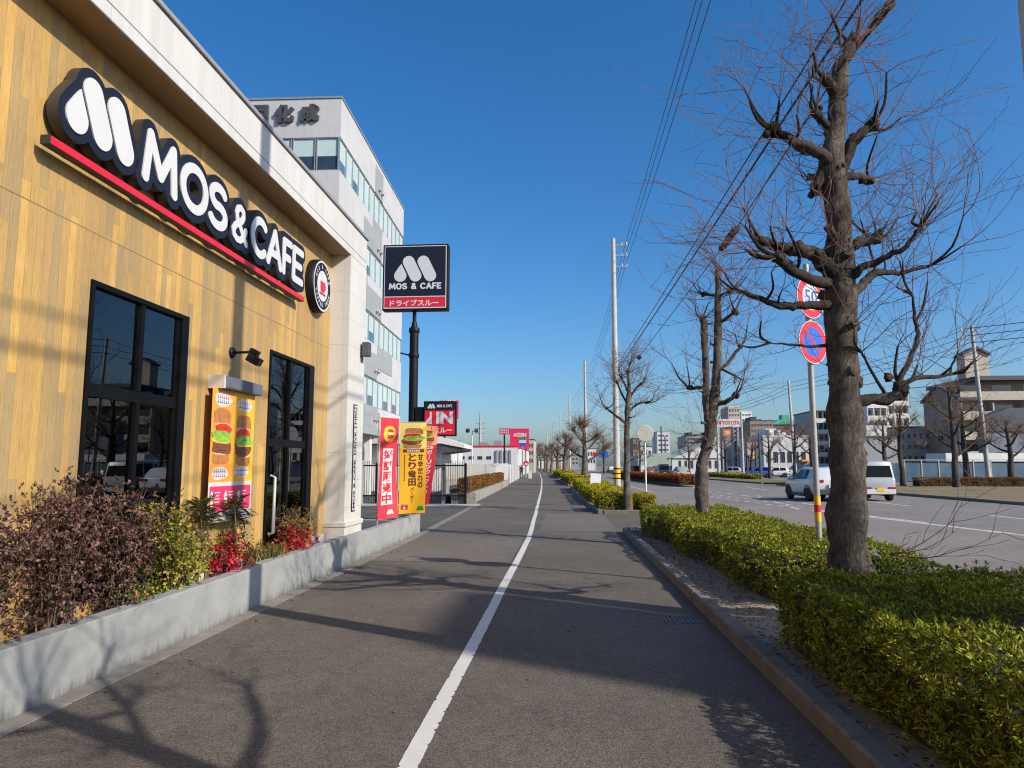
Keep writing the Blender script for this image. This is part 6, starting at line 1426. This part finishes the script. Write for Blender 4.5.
flats('white flats seen in the gap left of the near trunk', 811, 826, 412, 190, 14, 'grey_panel', 3, 8, 2.9)
block('white walled store with a grey sheet lower half behind the van', 'building', 858, 886.5, 425, 105, 6, 'white_sheet', 0, 'roof_dark', None)
block('grey ribbed shed behind the van and the bare tree', 'shed', 855, 897, 438, 98, 3, 'grey_sheet', 0, 'roof_dark', None, 'shed')
block('grey tiled wing with dark roof left of the brown flats', 'building', 897.5, 931, 428, 112, 4, 'grey_panel', 0, 'roof_dark', (5, 3, 2, .5, .4))
# brown flats with the gabled end and the water tower
t = thing('brown_flats', 'brown tiled block of flats with gabled ends and a small roof tower', 'building', (50, 104, 0))
P1 = at_y(955, 398, 104); ze = P1.z; zt = at_y(939, 387, 108.5).z; zr = at_y(1000, 377, 104).z; xb = at_y(974, 390, 104).x
m = MB(); m.prism([(104, -.1), (113, -.1), (113, ze), (108.5, zt), (104, ze)], lambda a, b, d: (d, a, b), P1.x, xb - .01); m.box((xb, 104.0, -.1), (P1.x + 34, 116, zr - .6)); m.build('wall', 'brown_tile', t)
m = MB(); m.box((xb - .4, 102.4, zr - .597), (P1.x + 34.4, 116.4, zr)); m.prism([(102.6, ze - .35), (108.5, zt + .05), (113.3, ze), (113.3, ze + .3), (108.5, zt + .4), (102.6, ze - .05)], lambda a, b, d: (d, a, b), P1.x - .3, xb - .41); m.build('roof', 'roof_dark', t)
T0_ = at_y(964, 351, 108); T1_ = at_y(988, 351, 108); zt2 = at_y(975, 349, 108).z; zs2 = at_y(964, 355, 108).z
m = MB(); m.prism([(T0_.x, zr - .5), (T1_.x, zr - .5), (T1_.x, zs2), ((T0_.x + T1_.x) / 2, zt2), (T0_.x, zs2)], lambda a, b, d: (a, 108 + d, b), 0, 2.2); tw = m.build('roof_tower', 'beige_tile', t)
m = MB(); m.prism([(T0_.x - .2, zs2 - .1), ((T0_.x + T1_.x) / 2, zt2 + .05), (T1_.x + .2, zs2 - .1), (T1_.x + .2, zs2 + .25), ((T0_.x + T1_.x) / 2, zt2 + .4), (T0_.x - .2, zs2 + .25)], lambda a, b, d: (a, 107.7 + d, b), 0, 2.8); m.build('tower_roof', 'roof_dark', tw)
for k in range(6):
    z = zr - .6 - 2.75 * (k + 1)
    if z < 0: break
    m = MB(); m.box((P1.x + .05, 102.7, z), (P1.x + 33.8, 103.99, z + .18)); m.box((P1.x + .05, 102.7, z + .182), (P1.x + 33.8, 102.85, z + 1.2)); m.build('balcony', 'beige_tile', t)
    for b in range(8): m = MB(); m.box((P1.x + .8 + b * 4.2, 103.97, z + .2), (P1.x + 3.4 + b * 4.2, 104.03, z + 2.2)); m.build('balcony_window', 'pane_dark', t)
m = MB()
for b in range(9): m.box((P1.x + .1 + b * 4.2, 102.8, 0), (P1.x + .3 + b * 4.2, 103.98, ze - .8))
m.build('partition', 'beige_tile', t)
win_grid(t, None, lambda a, b, d: (P1.x - 50 - d, -a, b), -6.5, -2.5, 2, ze + .5, 1, 4, .4, .35)
# blue grey hall at the right edge, with its white canopy and glass screen
Q0 = at_y(986.5, 440, 78); t = thing('blue_grey_hall', 'blue grey metal hall with a dark tent shaped roof at the right edge', 'building', (Q0.x, 78, 0))
h = at_y(990, 431, 78).z; hr = at_y(1000, 408, 78).z; he = at_y(985, 417, 78).z
m = MB(); m.box((Q0.x, 78, -.1), (Q0.x + 30, 79.6, h)); m.build('wall', 'blue_sheet', t)
m = MB(); m.prism([(Q0.x - .1, h + .003), (Q0.x + 30, h + .003), (Q0.x + 30, hr), (Q0.x + 2.4, hr), (Q0.x - .1, he)], lambda a, b, d: (a, 77.8 + d, b), 0, 2); m.build('roof', 'roof_slate', t)
zc0 = at_y(1000, 461.5, 74).z; zc1 = at_y(1000, 453, 74).z; m = MB(); m.box((at_y(946, 458, 74).x, 74, zc0), (Q0.x + 30, 77.99, zc1)); m.build('canopy', 'pale_tile', t)
m = MB()
for i in range(8): m.box((Q0.x + 1 + i * 1.5, 77.93, h - 2.6), (Q0.x + 1.5 + i * 1.5, 78.0, h - 2.2))
m.build('vent_slot', 'pane_dark', t)
t = thing('blue_screen_fence', 'blue glass screen fence on grey posts behind the verge hedge', 'fence', (34, 66, 0))
xs = yr(25.5, 46, 14); m = MB(); 
for a, b in zip(xs, xs[1:]): m.box((a + .06, 66, .3), (b - .06, 66.03, 1.85))
m.build('glass_panels', 'pane_blue', t); m = MB()
for x in xs: m.box((x - .05, 65.95, 0), (x + .05, 66.08, 2.1))
m.box((25.5, 65.97, 2.1), (46, 66.06, 2.17)); m.build('frame', 'galvanised', t)
p = at_y(1008, 446, 70); t = thing('park_lamp', 'slim dark lamp post before the blue grey hall', 'street lamp', (p.x, 70, 0)); m = MB(); m.tube([(p.x, 70, 0), (p.x, 70, p.z)], .06, 8); m.build('post', 'dark_metal', t); m = MB(); m.lathe([(.05, -.1), (.3, -.05), (.32, .05), (.05, .15)], (p.x, 70, p.z), n=14); m.build('lamp_head', 'dark_metal', t)
# unseen pylon added across the road to lay the broad shadow over the near hedge
t = thing('shade_pylon', 'tall unseen pylon added across the road to cast the broad shade', 'sign', (23.0, -6.0, 0))
for y in (-6.4, -4.9): m = MB(); m.box((22.8, y, 0), (23.2, y + .4, 8)); m.build('post', 'grey_metal', t)
m = MB(); m.box((22.7, -6.75, 8.003), (23.3, -4.05, 17.2), bev=.05); m.build('board', 'sign_blue', t)
# ------------------------------------------------------------------ vehicles
def car(label, cat, x, y, rz, L_, Wd, sec, wheels, paint, wr=.31, win=None, name='car', rear=None, group=None, details=True):
    """car seen from behind. sec: (station from rear 0..L, half width low, half width belt, half width roof, z sill, z belt, z roof)"""
    t = thing(name, label, cat, (x, y, 0), group, rz)
    m = MB(); ring_ = []
    for s, wl_, wb, wr_, zs_, zb, zr_ in sec:
        zm = zs_ + (zb - zs_) * .55; k = .06
        pts = [(wl_ * .88, zs_), (wl_, zs_ + .1), (wb * 1.01, zm), (wb, zb), (wr_ + (wb - wr_) * .08, zr_ - k), (wr_ * .82, zr_)]
        ring_.append([(a, s, z) for a, z in pts] + [(-a, s, z) for a, z in reversed(pts)])
    n = len(ring_[0]); vs = [p for r_ in ring_ for p in r_]; fs = []
    for i in range(len(ring_) - 1):
        for k in range(n): fs.append((i * n + k, i * n + (k + 1) % n, (i + 1) * n + (k + 1) % n, (i + 1) * n + k))
    fs.append(tuple(range(n))); fs.append(tuple(range((len(ring_) - 1) * n, len(ring_) * n)))
    m.add(vs, fs, True); o = m.build('body', paint, t, True, True)
    md = o.modifiers.new('bev', 'BEVEL'); md.width = .035; md.segments = 2; md.limit_method = 'ANGLE'; md.angle_limit = math.radians(28)
    def lerp_sec(s):
        for a, b in zip(sec, sec[1:]):
            if s <= b[0] + 1e-6: f_ = (s - a[0]) / (b[0] - a[0]); return [p + (q - p) * f_ for p, q in zip(a, b)]
        return sec[-1]
    def side_pt(s, f_, e=.012, sg_=-1):
        q = lerp_sec(s); wb, wr_, zb, zr_ = q[2], q[3], q[5], q[6]; return (sg_ * (wb + (wr_ + (wb - wr_) * .08 - wb) * f_ + e), s, zb + (zr_ - .06 - zb) * f_)
    for (s0, s1) in (win or ()):
        for sg_ in (-1, 1): g = MB(); g.add([side_pt(s0, .08, .012, sg_), side_pt(s1[0], .08, .012, sg_), side_pt(s1[1], .92, .012, sg_), side_pt(s0 + .06, .92, .012, sg_)], [(0, 1, 2, 3)]); g.build('side_window', 'car_glass', t, True)
    r_ = sec[0]; q = sec[1]
    q = sec[2] if len(sec) > 8 else q; zb, zr_, wb, wrr = r_[5] + (.02 if len(sec) > 8 else 0), q[6], r_[2], q[3]
    g = MB(); f_ = lambda fa, fz, e=-.015: (fa * (wb + (wrr - wb) * fz) * .86, r_[0] + (q[0] - r_[0]) * fz + e, zb + (zr_ - .1 - zb) * fz)
    g.add([f_(-1, .10), f_(1, .10), f_(1, .9), f_(-1, .9)], [(0, 1, 2, 3)]); g.build('rear_window', 'car_glass', t, True)
    for sx_, sy_ in wheels:
        for sg_ in (-1, 1):
            c = (sg_ * (Wd / 2 - .10), sy_, wr); wm = MB(); wm.lathe([(wr * .62, -.1), (wr * .96, -.1), (wr, -.07), (wr, .07), (wr * .96, .1), (wr * .62, .1)], c, 'X', 24); w_ = wm.build('wheel', 'tyre', t, True)
            rm = MB(); rm.lathe([(wr * .61, -.085), (wr * .3, -.07), (.04, -.075), (.04, .075), (wr * .3, .07), (wr * .61, .085)], c, 'X', 20); rm.build('rim', 'rim', w_, True)
            am = MB(); pts = [(sy_ + (wr + .085) * math.cos(math.radians(a)), wr + (wr + .085) * math.sin(math.radians(a))) for a in range(-8, 190, 11)]; pin = [(sy_ + (wr + .02) * math.cos(math.radians(a)), wr + (wr + .02) * math.sin(math.radians(a))) for a in range(-8, 190, 11)]
            k = len(pts); X0 = sg_ * (Wd / 2 + .012); am.add([(X0, a, b) for a, b in pts] + [(X0, a, b) for a, b in pin], [(i, i + 1, k + i + 1, k + i) for i in range(k - 1)]); X1 = sg_ * (Wd / 2 - .22); am.add([(X0, a, b) for a, b in pin] + [(X1, a, b) for a, b in pin], [(i, i + 1, k + i + 1, k + i) for i in range(k - 1)])
            am.add([(X0 - sg_ * .10, sy_, wr)] + [(X0 - sg_ * .10, a, b) for a, b in pin], [(0, i, i + 1) for i in range(1, k)]); am.build('wheel_arch', 'car_trim', t, True)
    for sg_ in (-1, 1):
        g = MB(); g.box((sg_ * (Wd / 2 - .12), wheels[0][1] + wr + .1, .2), (sg_ * (Wd / 2 + .004), wheels[1][1] - wr - .1, .36), bev=.02); g.build('sill', 'car_trim', t, True)
        g = MB(); s_m = wheels[1][1] - wr - .12; g.box((sg_ * (lerp_sec(s_m)[2] + .02), s_m - .12, lerp_sec(s_m)[5] - .02), (sg_ * (lerp_sec(s_m)[2] + .2), s_m + .02, lerp_sec(s_m)[5] + .13), bev=.03); g.build('wing_mirror', paint, t, True)
    if rear: rear(t, sec)
    return t
def rear_kit(Wd, zl, lw, lh, plate, z_pl, z_b0, z_b1, dark_bumper=True, thin=False, y0=0):
    def go(t, sec):
        for sg_ in (-1, 1):
            m = MB(); m.box((sg_ * (Wd / 2 - .03), y0 - .035, zl), (sg_ * (Wd / 2 - lw), y0 + .12, zl + lh), bev=.02); m.build('tail_light', 'tail_red', t, True)
        m = MB(); m.box((-Wd / 2 * .93, y0 - .07, z_b0), (Wd / 2 * .93, y0 + .08, z_b1), bev=.03); m.build('bumper', 'car_trim' if dark_bumper else sec_paint[0], t, True)
        m = MB(); m.box((-.165, y0 - .085, z_pl), (.165, y0 - .072 + .05, z_pl + .165)); m.build('number_plate', plate, t, True)
    return go
sec_paint = ['car_white']
HD = math.atan2(-.03, 1) * -1
suv = [(.0, .72, .78, .68, .40, .96, 1.00), (.16, .78, .82, .66, .32, .98, 1.12), (.58, .81, .845, .60, .28, .98, 1.49), (1.1, .81, .85, .62, .26, .96, 1.55), (1.9, .81, .85, .62, .24, .95, 1.55), (2.35, .81, .85, .58, .24, .94, 1.45), (3.05, .81, .84, .68, .24, .92, .97), (3.7, .80, .80, .60, .26, .82, .87), (4.0, .68, .68, .5, .34, .66, .70)]
car('white compact suv on the road seen from behind, left of the near trunk', 'car', 11.85, 33.2, .035, 4.0, 1.70, suv, [(0, .72), (0, 3.22)], 'car_white', .33, [(.72, (1.25, 1.22)), (1.32, (2.05, 1.98)), (2.12, (2.85, 2.4))], 'suv', rear_kit(1.62, .86, .46, .13, 'sign_white', .62, .32, .56, True))
van = [(.0, .66, .71, .60, .38, 1.02, 1.06), (.12, .70, .735, .62, .30, 1.02, 1.80), (.6, .70, .735, .63, .26, 1.0, 1.86), (2.0, .70, .735, .63, .24, .98, 1.86), (2.6, .70, .735, .58, .24, .96, 1.70), (3.05, .70, .73, .56, .24, .94, 1.06), (3.35, .64, .66, .5, .30, .82, .86)]
car('pale silver white box van with a yellow plate, right of the near trunk', 'van', at_y(880.5, 497, 34).x, 34.0, .03, 3.4, 1.475, van, [(0, .55), (0, 2.8)], 'car_pale', .28, [(.2, (1.0, 1.0)), (1.08, (1.9, 1.86)), (1.98, (2.85, 2.6))], 'van', rear_kit(1.475, .56, .36, .09, 'yellow_band', .44, .32, .54, False))
car('small black box van with a yellow plate beyond the red median hedge', 'van', at_y(665, 474, 95).x, 95, .03, 3.4, 1.475, van, [(0, .55), (0, 2.8)], 'car_black', .28, [(.2, (1.0, 1.0)), (1.08, (1.9, 1.86))], 'van', rear_kit(1.475, .56, .36, .09, 'yellow_band', .6, .32, .54))
car('silver beige suv following the black van beyond the median hedge', 'car', at_y(683.5, 474, 88).x, 88, .03, 4.0, 1.75, suv, [(0, .72), (0, 3.22)], 'car_silver', .33, [(.42, (1.25, 1.22)), (1.32, (2.05, 1.98))], 'suv', rear_kit(1.75, .92, .4, .15, 'yellow_band', .7, .36, .6))
car('brown car just left of the small black van', 'car', at_y(652, 474, 104).x, 104, .03, 4.0, 1.75, suv, [(0, .72), (0, 3.22)], 'car_brown', .33, [(.42, (1.25, 1.22))], 'suv', rear_kit(1.75, .92, .4, .15, 'sign_white', .7, .36, .6))
hatch = [(.0, .70, .76, .60, .40, .92, .96), (.35, .78, .82, .58, .28, .94, 1.44), (1.2, .79, .83, .62, .25, .92, 1.50), (2.1, .79, .83, .60, .24, .9, 1.46), (2.9, .79, .82, .62, .24, .88, .94), (3.7, .76, .76, .58, .26, .74, .80), (3.9, .66, .66, .5, .34, .62, .66)]
for i, (u, y, a, pt, lb) in enumerate(((772, 100, 1.5, 'car_blue', 'bright blue car parked side on before the white shop'), (788, 104, 1.6, 'car_white', 'white car parked right of the bright blue car'), (742, 108, 1.4, 'car_silver', 'silver car parked below the dealer pylon'), (838, 86, 1.6, 'car_white', 'white car parked in the gap left of the near trunk'), (760, 108, 1.5, 'car_black', 'dark car parked below the pink billboard'), (612, 190, .1, 'car_white', 'white car far ahead beside the banded utility pole'))):
    x = at_y(u, 476, y).x; car(lb, 'car', x, y, a, 3.9, 1.7, hatch, [(0, .68), (0, 3.1)], pt, .3, [(.45, (1.3, 1.28)), (1.36, (2.6, 2.1))], 'parked_car' if y < 150 else 'car', rear_kit(1.7, .78, .36, .14, 'sign_white', .6, .34, .55), 'cars parked across the road' if y < 150 else None)
# ------------------------------------------------------------------ people, far down the path
def person(label, x, y, top, legs, bike=False, ph=.0):
    t = thing('person', label, 'person', (x, y, 0))
    me = bpy.data.meshes.new('body'); s = .25
    V = [(0, 0, .92), (0, .0, 1.12), (0, .01, 1.38), (0, .01, 1.5), (0, .0, 1.62), (-.17, .0, 1.40), (-.23, .06 + ph, 1.14), (-.21, -.08 + ph, .90), (.17, 0, 1.40), (.23, -.06 - ph, 1.14), (.21, -.10 - ph, .90), (-.10, 0, .88), (-.11, .14, .50), (-.11, .02, .09), (-.11, -.12, .05), (.10, 0, .88), (.11, -.06, .48), (.11, .22, .12), (.11, .10, .04)]
    E2 = [(0, 1), (1, 2), (2, 3), (3, 4), (2, 5), (5, 6), (6, 7), (2, 8), (8, 9), (9, 10), (0, 11), (11, 12), (12, 13), (13, 14), (0, 15), (15, 16), (16, 17), (17, 18)]
    R2 = [.15, .15, .17, .06, .10, .08, .055, .04, .08, .055, .04, .10, .07, .05, .045, .10, .07, .05, .045]
    me.from_pydata(V, E2, []); o = bpy.data.objects.new('body', me); COL.objects.link(o)
    sk = o.modifiers.new('skin', 'SKIN'); 
    for i, r_ in enumerate(R2): me.skin_vertices[0].data[i].radius = (r_, r_ * .8)
    me.skin_vertices[0].data[0].use_root = True
    o.modifiers.new('sub', 'SUBSURF').levels = 1; bpy.context.view_layer.update()
    m2 = bpy.data.meshes.new_from_object(o.evaluated_get(bpy.context.evaluated_depsgraph_get())); bpy.data.objects.remove(o)
    m2.materials.clear()
    for k in ('skin', top, legs): m2.materials.append(MATS[k])
    for p in m2.polygons:
        z = p.center.z; p.material_index = 0 if z > 1.47 or (abs(p.center.x) > .17 and z < .98 and z > .8) else (1 if z > .9 else 2); p.use_smooth = True
    m2.name = 'body'; b = bpy.data.objects.new('body', m2); COL.objects.link(b); b.parent = t
    m = MB(); m.blob((0, .02, 1.66), .112, 1, .1, 2, (.9, 1, 1)); m.build('hair', 'hair', t, True)
    return t
p = at_y(521.5, 478, 92); person('person in dark coat walking away along the left side of the path', p.x, 92, 'cloth_black', 'cloth_black', ph=.05)
p = at_y(537.5, 470, 185); person('small distant person in dark clothes on the path near the horizon', p.x, 185, 'cloth_grey', 'cloth_black', ph=-.05)
# ------------------------------------------------------------------ sky, sun, camera
w = bpy.data.worlds.new('World'); sc.world = w; w.use_nodes = True; nt = w.node_tree
sky = nt.nodes.new('ShaderNodeTexSky'); sky.sky_type = 'NISHITA'; sky.sun_disc = False
SUN = Vector((.876, -.482, 0)); EL = math.radians(32)
sky.sun_elevation = EL; sky.sun_rotation = math.atan2(SUN.x, SUN.y); sky.altitude = 0; sky.air_density = 1.0; sky.dust_density = 1.8; sky.ozone_density = 5.5
bg = nt.nodes['Background']; bg.inputs[1].default_value = .138
hs = nt.nodes.new('ShaderNodeHueSaturation'); hs.inputs['Saturation'].default_value = 1.25; nt.links.new(sky.outputs[0], hs.inputs['Color']); nt.links.new(hs.outputs[0], bg.inputs[0])
ld = bpy.data.lights.new('sun', 'SUN'); ld.energy = 5.0; ld.angle = math.radians(.53); ld.color = (1, .915, .785)
lo = bpy.data.objects.new('sun', ld); COL.objects.link(lo)
dv = -Vector((SUN.x * math.cos(EL), SUN.y * math.cos(EL), math.sin(EL)))
lo.rotation_euler = dv.to_track_quat('-Z', 'Y').to_euler(); lo.location = (20, -10, 30)
cd = bpy.data.cameras.new('camera'); cam = bpy.data.objects.new('camera', cd); COL.objects.link(cam); sc.camera = cam
cd.sensor_fit = 'HORIZONTAL'; cd.sensor_width = 36; cd.lens = F / 1024 * 36; cd.clip_start = .1; cd.clip_end = 6000
cam.location = (0, 0, H); cam.rotation_euler = (math.pi / 2 + PITCH, 0, YAW)
vs = sc.view_settings; vs.view_transform = 'Standard'; vs.look = 'None'; vs.exposure = .28; vs.gamma = 1; vs.use_curve_mapping = False
sc.display_settings.display_device = 'sRGB'
sc.cycles.max_bounces = 6; sc.cycles.transparent_max_bounces = 8; sc.cycles.diffuse_bounces = 3; sc.cycles.glossy_bounces = 3; sc.cycles.transmission_bounces = 3
sc.cycles.use_denoising = True; sc.cycles.filter_width = 1.15; sc.cycles.caustics_reflective = False; sc.cycles.caustics_refractive = False; sc.cycles.sample_clamp_indirect = 6
